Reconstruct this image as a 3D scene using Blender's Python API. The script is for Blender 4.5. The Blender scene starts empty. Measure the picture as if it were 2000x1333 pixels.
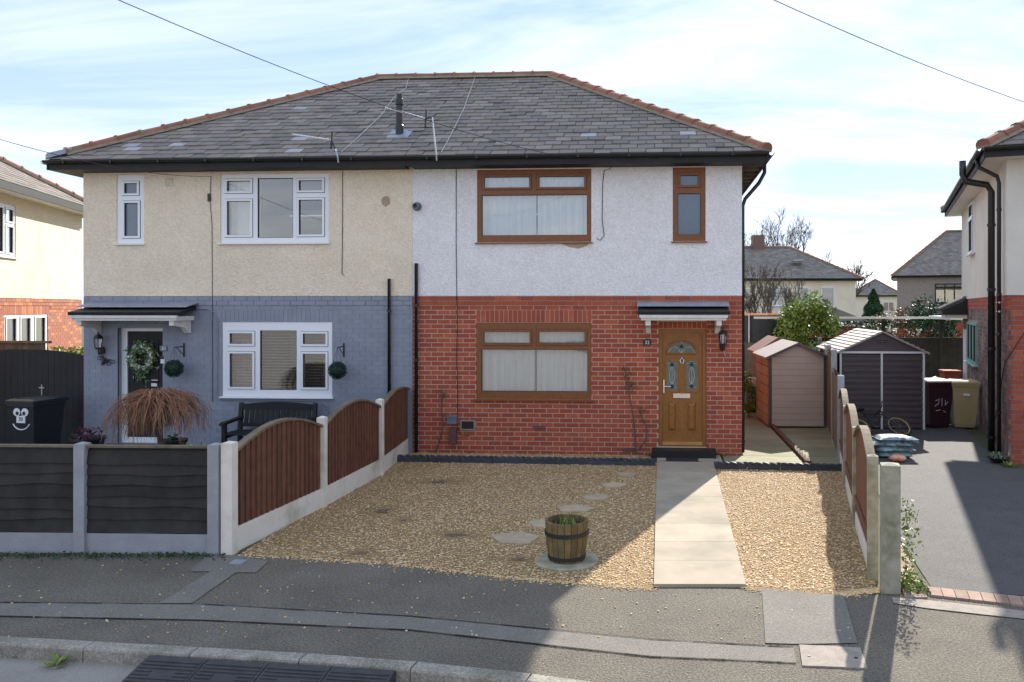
import bpy, math, random
from mathutils import Vector, Matrix
random.seed(7)
R = math.radians
SC = bpy.context.scene
COL = SC.collection
# ------------------------------------------------------------------ camera
F, PX0, HY = 1558.0, 1185.0, 600.0            # focal (px at 2000 wide), principal x, horizon y
CAMP = Vector((10.884, -14.485, 2.70))
RGT = Vector((0.99797, 0.0637, 0)).normalized()
FWD = Vector((-RGT.y, RGT.x, 0))
UP = Vector((0, 0, 1))
cd = bpy.data.cameras.new("camera"); cam = bpy.data.objects.new("camera", cd); COL.objects.link(cam)
cd.sensor_width = 36; cd.lens = F / 2000 * 36
cd.shift_x = (1000 - PX0) / 2000; cd.shift_y = (HY - 666.5) / 2000
cd.clip_end = 2000; cd.clip_start = 0.05
m = Matrix.Identity(3); m.col[0] = RGT; m.col[1] = UP; m.col[2] = -FWD
cam.matrix_world = Matrix.Translation(CAMP) @ m.to_4x4()
SC.camera = cam
# ------------------------------------------------------------------ light
SUN_AZ = math.atan2(FWD.x * .925 + RGT.x * .380, FWD.y * .925 + RGT.y * .380)   # from +Y towards +X
SUN_EL = R(30)
w = bpy.data.worlds.new("World"); SC.world = w; w.use_nodes = True
nt = w.node_tree; N = nt.nodes; L = nt.links
bg = N["Background"]
sky = N.new("ShaderNodeTexSky"); sky.sky_type = 'NISHITA'; sky.sun_disc = False
sky.sun_elevation = SUN_EL; sky.sun_rotation = SUN_AZ
sky.air_density = 1.0; sky.dust_density = .1; sky.ozone_density = 2.0; sky.altitude = 300
tc = N.new("ShaderNodeTexCoord")
sep = N.new("ShaderNodeSeparateXYZ"); L.new(tc.outputs["Generated"], sep.inputs[0])
def mth(op, a, b=None, clamp=False):
    n = N.new("ShaderNodeMath"); n.operation = op; n.use_clamp = clamp
    for i, v in enumerate((a, b)):
        if v is None: continue
        if isinstance(v, (int, float)): n.inputs[i].default_value = v
        else: L.new(v, n.inputs[i])
    return n.outputs[0]
zc = mth('ADD', mth('MAXIMUM', sep.outputs[2], 0.0), 0.16)
comb = N.new("ShaderNodeCombineXYZ")
L.new(mth('DIVIDE', sep.outputs[0], zc), comb.inputs[0]); L.new(mth('DIVIDE', sep.outputs[1], zc), comb.inputs[1])
mp = N.new("ShaderNodeMapping"); L.new(comb.outputs[0], mp.inputs[0])
mp.inputs['Rotation'].default_value = (0, 0, R(25)); mp.inputs['Scale'].default_value = (.55, 1.25, 1)
nz = N.new("ShaderNodeTexNoise"); nz.inputs['Scale'].default_value = 1.1; nz.inputs['Detail'].default_value = 9
nz.inputs['Roughness'].default_value = .58; nz.inputs['Distortion'].default_value = .5; L.new(mp.outputs[0], nz.inputs['Vector'])
rp = N.new("ShaderNodeValToRGB"); rp.color_ramp.elements[0].position = .42; rp.color_ramp.elements[1].position = .78
L.new(nz.outputs[0], rp.inputs[0])
hz_ = N.new('ShaderNodeMapRange'); hz_.inputs[1].default_value = .30; hz_.inputs[2].default_value = .0; L.new(sep.outputs[2], hz_.inputs[0])   # milky towards the horizon
cl = N.new("ShaderNodeMixRGB"); L.new(mth('ADD', mth('MULTIPLY', rp.outputs[0], .85), mth('MULTIPLY', mth('POWER', hz_.outputs[0], 1.6), .42), True), cl.inputs[0])
cl.inputs[1].default_value = (1.45, 1.98, 3.0, 1); cl.inputs[2].default_value = (4.7, 4.55, 4.35, 1)     # thin blue veil -> white cirrus
mx = N.new("ShaderNodeMixRGB"); mx.inputs[0].default_value = .93
L.new(sky.outputs[0], mx.inputs[1]); L.new(cl.outputs[0], mx.inputs[2])
L.new(mx.outputs[0], bg.inputs[0]); bg.inputs[1].default_value = 0.10
sd = bpy.data.lights.new("sun", 'SUN'); sd.energy = 2.5; sd.angle = R(.6); sd.color = (1, .93, .82)
so = bpy.data.objects.new("sun", sd); COL.objects.link(so)
sdir = Vector((math.sin(SUN_AZ) * math.cos(SUN_EL), math.cos(SUN_AZ) * math.cos(SUN_EL), math.sin(SUN_EL)))
so.rotation_euler = sdir.to_track_quat('Z', 'Y').to_euler(); so.location = (20, 30, 30)
SC.view_settings.view_transform = 'Standard'; SC.view_settings.look = 'None'
SC.view_settings.exposure = 1.9; SC.view_settings.gamma = 1
# ------------------------------------------------------------------ pixel helpers
def CW(xc, d, z=0.0): return Vector((CAMP.x, CAMP.y, 0)) + RGT * xc + FWD * d + UP * z
def ray(px, py): return RGT * ((px - PX0) / F) + FWD + UP * ((HY - py) / F)
def G(px, py, z=0.0):
    d = (CAMP.z - z) * F / (py - HY); return CW((px - PX0) / F * d, d, z)
def PD(px, py, d): return CAMP + ray(px, py) * d
def FP(px, py, y=0.0):                     # on a plane parallel to the facade
    r = ray(px, py); return CAMP + r * ((y - CAMP.y) / r.y)
def PP(px, py, p0, n):
    r = ray(px, py); return CAMP + r * ((p0 - CAMP).dot(n) / r.dot(n))
# ------------------------------------------------------------------ mesh helpers
ORG = {}
class Fr:                                  # a frame: local x,y,z -> world
    def __init__(s, o, ax=(1, 0, 0), ay=(0, 1, 0), az=(0, 0, 1)):
        s.o = Vector(o); s.x = Vector(ax).normalized(); s.y = Vector(ay).normalized() if ay is not None else Vector((-s.x.y, s.x.x, 0)); s.z = Vector(az).normalized()
    def __call__(s, p): return s.o + s.x * p[0] + s.y * p[1] + s.z * p[2]
    def rot(s):
        m = Matrix.Identity(3); m.col[0] = s.x; m.col[1] = s.y; m.col[2] = s.z; return m.to_euler()
def FrZ(o, a):                             # upright frame turned by a about z
    return Fr(o, (math.cos(a), math.sin(a), 0), (-math.sin(a), math.cos(a), 0))
WORLD = Fr((0, 0, 0))
class MB:
    def __init__(s, fr=WORLD): s.v = []; s.f = []; s.fr = fr
    def add(s, vs, fs):
        b = len(s.v); s.v += [s.fr(p) for p in vs]; s.f += [[b + i for i in f] for f in fs]; return s
    def box(s, x0, x1, y0, y1, z0, z1):
        if x0 > x1: x0, x1 = x1, x0
        if y0 > y1: y0, y1 = y1, y0
        if z0 > z1: z0, z1 = z1, z0
        return s.add([(x, y, z) for z in (z0, z1) for y in (y0, y1) for x in (x0, x1)],
                     [(0, 2, 3, 1), (4, 5, 7, 6), (0, 1, 5, 4), (2, 6, 7, 3), (0, 4, 6, 2), (1, 3, 7, 5)])
    def prism(s, poly, y0, y1, ax='y'):    # poly in (x,z) extruded along y; or (x,y) along z
        n = len(poly); T = (lambda p, t: (p[0], t, p[1])) if ax == 'y' else ((lambda p, t: (p[0], p[1], t)) if ax == 'z' else (lambda p, t: (t, p[0], p[1])))
        return s.add([T(p, y0) for p in poly] + [T(p, y1) for p in poly],
                     [list(range(n))[::-1], list(range(n, 2 * n))] + [(i, (i + 1) % n, (i + 1) % n + n, i + n) for i in range(n)])
    def tube(s, pts, r, n=8, caps=True):
        pts = [Vector(p) for p in pts]; rs = r if isinstance(r, (list, tuple)) else [r] * len(pts)
        vs = []; ref = None
        for i, p in enumerate(pts):
            t = (pts[min(i + 1, len(pts) - 1)] - pts[max(i - 1, 0)])
            t = t.normalized() if t.length > 1e-9 else Vector((0, 0, 1))
            if ref is None: ref = Vector((0, 0, 1)) if abs(t.z) < .9 else Vector((1, 0, 0))
            a = t.cross(ref); a = a.normalized() if a.length > 1e-6 else t.orthogonal().normalized(); b = a.cross(t).normalized(); ref = b
            vs += [p + (a * math.cos(k * 2 * math.pi / n) + b * math.sin(k * 2 * math.pi / n)) * rs[i] for k in range(n)]
        fs = [(i * n + k, i * n + (k + 1) % n, (i + 1) * n + (k + 1) % n, (i + 1) * n + k) for i in range(len(pts) - 1) for k in range(n)]
        if caps: fs += [list(range(n))[::-1], [(len(pts) - 1) * n + k for k in range(n)]]
        return s.add(vs, fs)
    def lathe(s, prof, c=(0, 0, 0), n=20, sx=1, sy=1):
        vs = [(c[0] + r * sx * math.cos(k * 2 * math.pi / n), c[1] + r * sy * math.sin(k * 2 * math.pi / n), c[2] + z) for r, z in prof for k in range(n)]
        fs = [(i * n + k, i * n + (k + 1) % n, (i + 1) * n + (k + 1) % n, (i + 1) * n + k) for i in range(len(prof) - 1) for k in range(n)]
        return s.add(vs, fs + [list(range(n))[::-1], [(len(prof) - 1) * n + k for k in range(n)]])
    def grid(s, x0, x1, z0, z1, holes, y0, y1):      # slab in x-z with rectangular holes
        xs = sorted({x0, x1, *[c for h in holes for c in h[:2] if x0 < c < x1]})
        zs = sorted({z0, z1, *[c for h in holes for c in h[2:] if z0 < c < z1]})
        nx, nz = len(xs) - 1, len(zs) - 1
        def full(i, j):
            if not (0 <= i < nx and 0 <= j < nz): return False
            cx, cz = (xs[i] + xs[i + 1]) / 2, (zs[j] + zs[j + 1]) / 2
            return not any(h[0] < cx < h[1] and h[2] < cz < h[3] for h in holes)
        for i in range(nx):
            for j in range(nz):
                if not full(i, j): continue
                a, b, c, d = xs[i], xs[i + 1], zs[j], zs[j + 1]
                s.add([(a, y0, c), (b, y0, c), (b, y0, d), (a, y0, d)], [(0, 1, 2, 3)])
                s.add([(a, y1, c), (b, y1, c), (b, y1, d), (a, y1, d)], [(3, 2, 1, 0)])
                if not full(i - 1, j): s.add([(a, y0, c), (a, y1, c), (a, y1, d), (a, y0, d)], [(3, 2, 1, 0)])
                if not full(i + 1, j): s.add([(b, y0, c), (b, y1, c), (b, y1, d), (b, y0, d)], [(0, 1, 2, 3)])
                if not full(i, j - 1): s.add([(a, y0, c), (b, y0, c), (b, y1, c), (a, y1, c)], [(3, 2, 1, 0)])
                if not full(i, j + 1): s.add([(a, y0, d), (b, y0, d), (b, y1, d), (a, y1, d)], [(0, 1, 2, 3)])
        return s
    def sphere(s, c, r, n=10, k=7, sx=1, sy=1, sz=1):
        return s.lathe([(max(.0001, r * math.sin(math.pi * i / k)), -r * math.cos(math.pi * i / k) * sz) for i in range(k + 1)], c, n, sx, sy)
    def build(s, name, mat, parent=None, smooth=False, kind=None, label=None):
        me = bpy.data.meshes.new(name); o = bpy.data.objects.new(name, me); COL.objects.link(o)
        org = ORG.get(parent.name, Vector()) if parent else (s.v[0].copy() if False else Vector())
        me.from_pydata([p - org for p in s.v], [], s.f); me.materials.append(mat)
        if smooth:
            for p in me.polygons: p.use_smooth = True
        if parent: o.parent = parent
        ORG[o.name] = org
        if kind: o["kind"] = kind
        if label: o["label"] = label
        return o
def thing(name, label, cat, loc, group=None):
    o = bpy.data.objects.new(name, None); COL.objects.link(o); o.location = loc; o.empty_display_size = .1
    o["label"] = label; o["category"] = cat; ORG[o.name] = Vector(loc)
    if group: o["group"] = group
    return o
def tag(o, label, cat, group=None):
    o["label"] = label; o["category"] = cat
    if group: o["group"] = group
    return o
def solo(mb, name, mat, label, cat, group=None, smooth=False):   # a thing of one mesh with its origin at its base
    c = sum(mb.v, Vector()) / len(mb.v); c.z = min(p.z for p in mb.v)
    mb.v = [p - c for p in mb.v]; o = mb.build(name, mat, smooth=smooth); o.location = c; return tag(o, label, cat, group)
def inst(name, me, loc, rot, parent):      # a piece that shares mesh data
    o = bpy.data.objects.new(name, me); COL.objects.link(o); o.location = Vector(loc) - ORG[parent.name]; o.rotation_euler = rot; o.parent = parent; return o
def text_mesh(txt, size, fr, mat, name, parent, depth=.002):
    c = bpy.data.curves.new(name, 'FONT'); c.body = txt; c.size = size; c.align_x = 'CENTER'; c.align_y = 'CENTER'; c.extrude = depth
    t = bpy.data.objects.new("tmp_text", c); COL.objects.link(t)
    bpy.context.view_layer.update()
    me = bpy.data.meshes.new_from_object(t); bpy.data.objects.remove(t)
    mb = MB(fr); mb.add([(v.co.x, -v.co.z, v.co.y) for v in me.vertices], [list(p.vertices) for p in me.polygons])
    return mb.build(name, mat, parent)
# ------------------------------------------------------------------ materials
def M(name, c1, c2=None, rough=.75, scale=4, bump=0, bscale=60, rnd=0, metal=0, spec=.4, c3=None, detail=4, speck=0, dist=.02, rcols=None, voro=False, grain=0):
    mt = bpy.data.materials.new(name); mt.use_nodes = True; t = mt.node_tree; n = t.nodes; l = t.links
    b = n["Principled BSDF"]; b.inputs["Roughness"].default_value = rough; b.inputs["Metallic"].default_value = metal
    b.inputs["Specular IOR Level"].default_value = spec
    geo = n.new("ShaderNodeNewGeometry"); c2 = c2 or tuple(x * .8 for x in c1)
    def noise(sc, det=detail):
        q = n.new("ShaderNodeTexNoise"); q.inputs["Scale"].default_value = sc; q.inputs["Detail"].default_value = det
        q.inputs["Roughness"].default_value = .6; l.new(geo.outputs["Position"], q.inputs["Vector"]); return q
    def mix(f, a, c, mode='MIX'):
        q = n.new("ShaderNodeMixRGB"); q.blend_type = mode
        for i, v in ((0, f), (1, a), (2, c)):
            if isinstance(v, tuple): q.inputs[i].default_value = (*v, 1)
            elif isinstance(v, (int, float)): q.inputs[i].default_value = v
            else: l.new(v, q.inputs[i])
        return q.outputs[0]
    def ramp(x, lo, hi):
        q = n.new("ShaderNodeMapRange"); q.inputs[1].default_value = lo; q.inputs[2].default_value = hi; l.new(x, q.inputs[0]); return q.outputs[0]
    col = mix(ramp(noise(scale).outputs[0], .35, .65), c1, c2)
    if rnd or rcols:
        oi = n.new("ShaderNodeObjectInfo"); ad = n.new("ShaderNodeMath"); ad.operation = 'ADD'
        l.new(oi.outputs["Random"], ad.inputs[0]); l.new(geo.outputs["Random Per Island"], ad.inputs[1])
        fr = n.new("ShaderNodeMath"); fr.operation = 'FRACT'; l.new(ad.outputs[0], fr.inputs[0])
        if rcols:
            cr = n.new("ShaderNodeValToRGB"); cr.color_ramp.interpolation = 'CONSTANT' if len(rcols) > 3 else 'LINEAR'
            while len(cr.color_ramp.elements) < len(rcols): cr.color_ramp.elements.new(.5)
            for i, c in enumerate(rcols): cr.color_ramp.elements[i].position = i / len(rcols); cr.color_ramp.elements[i].color = (*c, 1)
            l.new(fr.outputs[0], cr.inputs[0]); col = mix(.72, col, cr.outputs[0])
        if rnd:
            mr = n.new("ShaderNodeMapRange"); mr.inputs[3].default_value = 1 - rnd; mr.inputs[4].default_value = 1 + rnd; l.new(fr.outputs[0], mr.inputs[0])
            col = mix(1.0, col, mr.outputs[0], 'MULTIPLY')
    if c3: col = mix(ramp(noise(scale * .35, 6).outputs[0], .52, .72), col, c3)
    if speck: col = mix(ramp(noise(bscale * 1.3, 2).outputs[0], .58, .72), col, tuple(min(1, x * (1 + speck)) for x in c1))
    if grain:
        gm = n.new('ShaderNodeMapRange'); gm.inputs[1].default_value = .3; gm.inputs[2].default_value = .7; gm.inputs[3].default_value = 1 - grain; gm.inputs[4].default_value = 1 + grain; l.new(noise(bscale * .8, 2).outputs[0], gm.inputs[0]); col = mix(1.0, col, gm.outputs[0], 'MULTIPLY')
    l.new(col, b.inputs["Base Color"])
    if bump:
        bp = n.new("ShaderNodeBump"); bp.inputs["Strength"].default_value = bump; bp.inputs["Distance"].default_value = dist
        if voro:
            q = n.new("ShaderNodeTexVoronoi"); q.inputs["Scale"].default_value = bscale; l.new(geo.outputs["Position"], q.inputs["Vector"]); l.new(q.outputs["Distance"], bp.inputs["Height"])
        else: l.new(noise(bscale, 3).outputs[0], bp.inputs["Height"])
        l.new(bp.outputs[0], b.inputs["Normal"])
    return mt
def leafmat(name, a, b, rough=.5):
    mt = M(name, a, b, rough=rough, rnd=.45, scale=2.5); return mt
def glassmat(name, refl=.2, tint=(.96, .98, .98)):
    mt = bpy.data.materials.new(name); mt.use_nodes = True; t = mt.node_tree; n = t.nodes; l = t.links
    n.remove(n["Principled BSDF"]); o = n["Material Output"]
    tr = n.new("ShaderNodeBsdfTransparent"); tr.inputs[0].default_value = (*tint, 1); gl = n.new("ShaderNodeBsdfGlossy"); gl.inputs["Roughness"].default_value = .01
    fr = n.new("ShaderNodeFresnel"); fr.inputs[0].default_value = 1.5; ad = n.new("ShaderNodeMath"); ad.operation = 'ADD'; ad.use_clamp = True
    l.new(fr.outputs[0], ad.inputs[0]); ad.inputs[1].default_value = refl
    mxs = n.new("ShaderNodeMixShader"); l.new(ad.outputs[0], mxs.inputs[0]); l.new(tr.outputs[0], mxs.inputs[1]); l.new(gl.outputs[0], mxs.inputs[2]); l.new(mxs.outputs[0], o.inputs[0]); return mt
MT = {}
RED = [(.36, .082, .042), (.41, .10, .05), (.33, .07, .04), (.38, .088, .046), (.27, .06, .042), (.42, .11, .055)]
MT['brick'] = M('red_brick', (.38, .09, .046), (.33, .072, .04), rough=.85, scale=9, bump=.25, bscale=120, rcols=RED, rnd=.08, c3=(.26, .058, .04), dist=.004)
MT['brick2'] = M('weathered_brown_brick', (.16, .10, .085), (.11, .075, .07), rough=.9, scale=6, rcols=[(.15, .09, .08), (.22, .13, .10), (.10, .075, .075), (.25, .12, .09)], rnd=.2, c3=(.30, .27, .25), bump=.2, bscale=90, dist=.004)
MT['brick3'] = M('orange_brick', (.45, .17, .09), (.36, .13, .08), rough=.85, scale=6, rcols=[(.45, .17, .09), (.36, .13, .085), (.30, .13, .10), (.5, .2, .1)], rnd=.12)
MT['mortar'] = M('cream_mortar', (.62, .48, .36), (.50, .38, .28), rough=.95, scale=20)
MT['mortar2'] = M('grey_mortar', (.34, .30, .27), (.26, .23, .21), rough=.95, scale=20)
MT['greybrick'] = M('slate_grey_painted_brick', (.27, .29, .345), (.24, .26, .315), rough=.6, scale=3, bump=.25, bscale=60, rnd=.04, dist=.006)
MT['white_render'] = M('white_roughcast', (.90, .875, .865), (.85, .82, .81), rough=.95, scale=2.2, bump=1.0, bscale=38, speck=-.12, dist=.03, grain=.10, c3=(.80, .77, .74))
MT['cream_render'] = M('cream_roughcast', (.92, .80, .62), (.88, .75, .56), rough=.95, scale=2.2, bump=1.0, bscale=38, speck=-.12, dist=.03, grain=.10, c3=(.80, .68, .50))
MT['smooth_render'] = M('smooth_cream_render', (.72, .67, .58), (.65, .60, .51), rough=.9, scale=1.2, bump=.1, bscale=30, c3=(.58, .54, .47))
MT['pebbledash'] = M('brown_pebbledash', (.34, .29, .25), (.26, .22, .19), rough=.95, scale=8, bump=.7, bscale=40)
SL = [(c[0] * 1.08, c[1] * 1.0, c[2] * .9) for c in [(.19, .178, .175), (.235, .215, .205), (.15, .143, .145), (.215, .19, .165), (.265, .245, .235), (.18, .168, .168), (.205, .187, .18)]]
MT['slate'] = M('grey_slate', (.235, .205, .18), (.18, .158, .14), rough=.8, scale=5, bump=.25, bscale=35, rcols=SL, rnd=.12, c3=(.20, .18, .14), dist=.006)
MT['slate_pale'] = M('pale_replacement_slate', (.40, .385, .39), (.34, .33, .34), rough=.55, scale=5, rnd=.15)
MT['slatebase'] = M('roof_underlay', (.04, .04, .042), rough=.9)
MT['ridge'] = M('terracotta_ridge', (.30, .125, .075), (.23, .095, .06), rough=.85, scale=8, rnd=.18, c3=(.22, .17, .11), bump=.2, bscale=60, dist=.005)
MT['mortarcap'] = M('ridge_mortar', (.33, .28, .22), (.24, .2, .15), rough=.95, scale=14)
MT['black'] = M('black_plastic', (.016, .016, .018), (.011, .011, .012), rough=.38, spec=.5)
MT['blackpaint'] = M('black_painted_timber', (.018, .018, .019), (.012, .012, .012), rough=.6, bump=.3, bscale=40, scale=6, dist=.004)
MT['upvc'] = M('white_upvc', (.82, .83, .85), (.80, .81, .83), rough=.3, spec=.5)
MT['oak'] = M('golden_oak_upvc', (.235, .085, .022), (.19, .066, .017), rough=.42, scale=14, bump=.08, bscale=70, dist=.003)
MT['oakdoor'] = M('golden_oak_door', (.32, .135, .03), (.25, .10, .022), rough=.4, scale=16, bump=.15, bscale=60, dist=.003)
MT['glass'] = glassmat('window_glass')
MT['dglass'] = M('frosted_dark_glass', (.16, .20, .17), (.11, .14, .12), rough=.15, scale=14)
MT['frost'] = M('frosted_blue_glass', (.12, .16, .21), (.10, .14, .19), rough=.12, scale=30, spec=.8)
MT['curtain'] = M('net_curtain', (.88, .89, .86), (.82, .84, .81), rough=.9, scale=6)
MT['pinkcurtain'] = M('blush_curtain', (.5, .34, .28), (.42, .28, .22), rough=.9)
MT['dark'] = M('dark_interior', (.05, .045, .04), rough=.9)
MT['lead'] = M('lead_flashing', (.36, .39, .44), (.27, .30, .35), rough=.5, scale=7, metal=.3)
MT['whitepaint'] = M('white_painted_timber', (.74, .72, .67), (.66, .63, .57), rough=.6, scale=7)
MT['postcream'] = M('cream_painted_concrete', (.80, .745, .65), (.72, .66, .56), rough=.9, scale=4, bump=.3, bscale=60, c3=(.42, .40, .28), dist=.005)
MT['postgrey'] = M('grey_painted_concrete', (.34, .345, .36), (.29, .295, .31), rough=.9, scale=5, bump=.6, bscale=50, dist=.008)
MT['mossypost'] = M('mossy_concrete', (.40, .37, .28), (.27, .26, .18), rough=.95, scale=9, bump=.4, bscale=70, c3=(.16, .16, .09), dist=.006)
MT['brownfence'] = M('brown_stained_board', (.19, .08, .045), (.14, .058, .033), rough=.8, scale=7, bump=.3, bscale=45, rnd=.14, dist=.004)
MT['blackfence'] = M('black_stained_board', (.034, .030, .027), (.02, .018, .016), rough=.8, scale=5, bump=.5, bscale=35, rnd=.2, c3=(.042, .044, .032), dist=.006)
MT['oldwood'] = M('weathered_timber', (.20, .16, .10), (.13, .10, .07), rough=.9, scale=6, bump=.4, bscale=40, rnd=.15)
MT['tarmac'] = M('pavement_tarmac', (.175, .152, .118), (.132, .114, .09), rough=.95, scale=1.6, bump=1, bscale=60, c3=(.15, .13, .095), speck=.9, dist=.02, grain=.42)
MT['tarmac2'] = M('smooth_tarmac_band', (.19, .173, .148), (.165, .15, .128), rough=.92, scale=3, bump=.7, bscale=80, speck=.4, dist=.01, grain=.25)
MT['drive'] = M('driveway_tarmac', (.095, .09, .088), (.078, .074, .072), rough=.85, scale=2.2, bump=.8, bscale=70, speck=.7, dist=.012, grain=.3)
MT['roadm'] = M('road_surface', (.32, .295, .26), (.27, .25, .22), rough=.92, scale=2, bump=.8, bscale=80, speck=.8)
MT['kerb'] = M('kerb_concrete', (.33, .30, .25), (.25, .225, .185), rough=.95, scale=6, bump=.6, bscale=70, c3=(.13, .125, .08), speck=.4, dist=.014, grain=.3)
MT['slab'] = M('path_slab', (.42, .355, .265), (.35, .30, .225), rough=.9, scale=2.4, bump=.25, bscale=90, rnd=.07, c3=(.25, .225, .165), dist=.006)
MT['greenslab'] = M('algae_slab', (.26, .245, .14), (.20, .20, .115), rough=.85, scale=2.2, bump=.2, bscale=80, rnd=.1, c3=(.30, .27, .19))
MT['stone'] = M('riven_flagstone', (.50, .39, .26), (.40, .31, .21), rough=.9, scale=7, bump=.5, bscale=22, rnd=.12, dist=.012)
MT['edging'] = M('blue_black_edging', (.055, .062, .078), (.04, .045, .056), rough=.6, scale=8, rnd=.15)
MT['block'] = M('block_paver', (.36, .24, .18), (.29, .19, .15), rough=.9, scale=8, bump=.3, bscale=80, rnd=.18, c3=(.30, .27, .22))
PEB = [(c[0] * 1.06, c[1] * .98, c[2] * .82) for c in [(.76, .55, .28), (.80, .66, .44), (.50, .31, .14), (.86, .78, .62), (.64, .43, .20), (.36, .23, .13), (.76, .58, .34), (.58, .48, .37)]]
MT['pebble'] = M('gravel_stone', (.50, .36, .20), (.40, .27, .14), rough=.7, scale=3, rcols=PEB, rnd=.15)
MT['gravelbase'] = M('gravel_bed', (.46, .30, .13), (.24, .15, .075), rough=.9, scale=38, bump=1, bscale=60, voro=True, c3=(.27, .19, .11), dist=.02)
MT['soil'] = M('dark_soil', (.035, .026, .02), (.022, .017, .013), rough=.95, scale=20, bump=.8, bscale=60)
MT['earth'] = M('garden_ground', (.09, .10, .045), (.07, .07, .035), rough=.95, scale=.8)
MT['twig'] = M('brown_twig', (.36, .18, .10), (.24, .115, .065), rough=.8, rnd=.35, scale=5)
MT['bark'] = M('grey_bark', (.13, .105, .085), (.09, .075, .06), rough=.9, scale=12)
MT['leaf'] = leafmat('bright_leaf', (.24, .31, .055), (.14, .20, .032))
MT['darkleaf'] = leafmat('dark_leaf', (.035, .075, .02), (.02, .05, .016))
MT['conifer'] = leafmat('conifer_needle', (.035, .09, .03), (.022, .06, .022))
MT['topiary'] = leafmat('topiary_leaf', (.012, .05, .03), (.008, .03, .02))
MT['petal'] = leafmat('white_petal', (.78, .78, .70), (.68, .70, .58))
MT['sage'] = leafmat('sage_leaf', (.22, .30, .15), (.13, .22, .09))
MT['purpleleaf'] = leafmat('purple_leaf', (.16, .05, .07), (.10, .035, .05))
MT['drygrass'] = leafmat('dry_twig', (.25, .15, .07), (.18, .11, .05))
MT['barrel'] = M('barrel_oak', (.20, .14, .055), (.13, .09, .04), rough=.8, scale=10, bump=.4, bscale=35, rnd=.25, c3=(.12, .12, .05), dist=.005)
MT['iron'] = M('dark_iron', (.03, .028, .027), rough=.6)
MT['metal'] = M('galvanised_metal', (.5, .5, .5), (.4, .4, .41), rough=.4, metal=.6)
MT['chrome'] = M('chrome', (.75, .75, .75), rough=.18, metal=1)
MT['gold'] = M('gold_anodised', (.72, .52, .20), rough=.3, metal=.9)
MT['white'] = M('white_paint', (.8, .8, .8), (.78, .78, .78), rough=.4)
MT['shedtan'] = M('tan_plastic', (.55, .47, .38), (.51, .43, .35), rough=.55, scale=3, rnd=.03)
MT['shedochre'] = M('ochre_plastic', (.42, .30, .17), (.38, .27, .15), rough=.55, scale=3)
MT['shedbrown'] = M('dark_brown_metal', (.10, .078, .082), (.085, .066, .07), rough=.4, spec=.5)
MT['shedroof'] = M('pale_brown_roof', (.40, .34, .30), (.35, .30, .27), rough=.45)
MT['redroof'] = M('red_brown_plastic', (.24, .10, .065), (.2, .085, .055), rough=.6)
MT['maroon'] = M('maroon_plastic', (.05, .016, .022), (.04, .013, .018), rough=.4)
MT['beige'] = M('sand_plastic', (.50, .38, .19), (.45, .34, .165), rough=.5)
MT['binblack'] = M('charcoal_plastic', (.02, .022, .025), (.016, .018, .02), rough=.42)
MT['bluebag'] = M('blue_tarpaulin', (.03, .085, .20), (.02, .055, .14), rough=.4, scale=9, bump=.8, bscale=16, dist=.03)
MT['bagprint'] = M('printed_compost_bag', (.40, .58, .66), (.06, .035, .045), rough=.3, scale=7, c3=(.16, .26, .12), bump=.4, bscale=20)
MT['orange'] = M('orange_plastic', (.75, .16, .02), (.75, .5, .35), rough=.35, scale=9)
MT['net'] = M('dark_mesh_net', (.055, .058, .062), (.045, .048, .05), rough=.9, scale=6)
MT['mint'] = M('mint_painted_frame', (.28, .46, .40), (.24, .41, .36), rough=.5)
MT['cable'] = M('dark_cable', (.035, .033, .03), rough=1, spec=0)
MT['palecable'] = M('pale_cable', (.55, .52, .48), rough=.6)
MT['rubber'] = M('black_rubber', (.05, .05, .053), (.036, .036, .039), rough=.65, bump=.3, bscale=90, scale=10)
MT['coverm'] = M('cover_concrete', (.36, .30, .25), (.28, .24, .20), rough=.9, scale=12, bump=.4, bscale=90, c3=(.22, .2, .17))
MT['meter'] = M('meter_brown', (.14, .07, .07), rough=.5)
MT['greybox'] = M('grey_plastic', (.16, .19, .22), (.13, .155, .18), rough=.4)
MT['patch'] = M('bare_render_patch', (.46, .33, .24), (.38, .28, .2), rough=.95, scale=12)
MT['stain'] = M('damp_earth_patch', (.10, .075, .05), (.20, .14, .085), rough=.95, scale=14)
exec_order = None
# ================================================================== SETTING
def sheet(name, pts, z, mat, kind="structure", parent=None):
    mb = MB(); mb.add([(p[0], p[1], z) for p in pts], [list(range(len(pts)))]); return mb.build(name, mat, parent, kind=kind)
# kerb line (front top edge), left to right, in camera ground coordinates
KL = [G(-900, 1232), G(-400, 1243), G(0, 1258), G(268, 1274), G(487, 1286), G(709, 1300), G(940, 1322), G(1175, 1352)]
KL = [Vector((p.x, p.y, 0)) for p in KL]
e = KL[-1] - KL[-2]
for k in range(1, 9):
    a = -.07 * k; e2 = Vector((e.x * math.cos(a) - e.y * math.sin(a), e.x * math.sin(a) + e.y * math.cos(a), 0)); KL.append(KL[-1] + e2)
KL = [CW(-40, 7.4), CW(-14, 7.1)] + KL
sheet("road", [CW(-200, -150), CW(200, -150), CW(200, 9), CW(-200, 9)], -.105, MT['roadm'])
far = [CW(420, -20), CW(420, 900), CW(-420, 900), CW(-420, 9)]
def offs(k, q):                              # point k of the kerb pushed back by q
    a = KL[max(k - 1, 0)]; b = KL[min(k + 1, len(KL) - 1)]; t = (b - a).normalized(); return KL[k] + Vector((-t.y, t.x, 0)) * q
back = [offs(k, .13) for k in range(len(KL))]
sheet("ground", back + far, -.006, MT['earth'])
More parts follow.
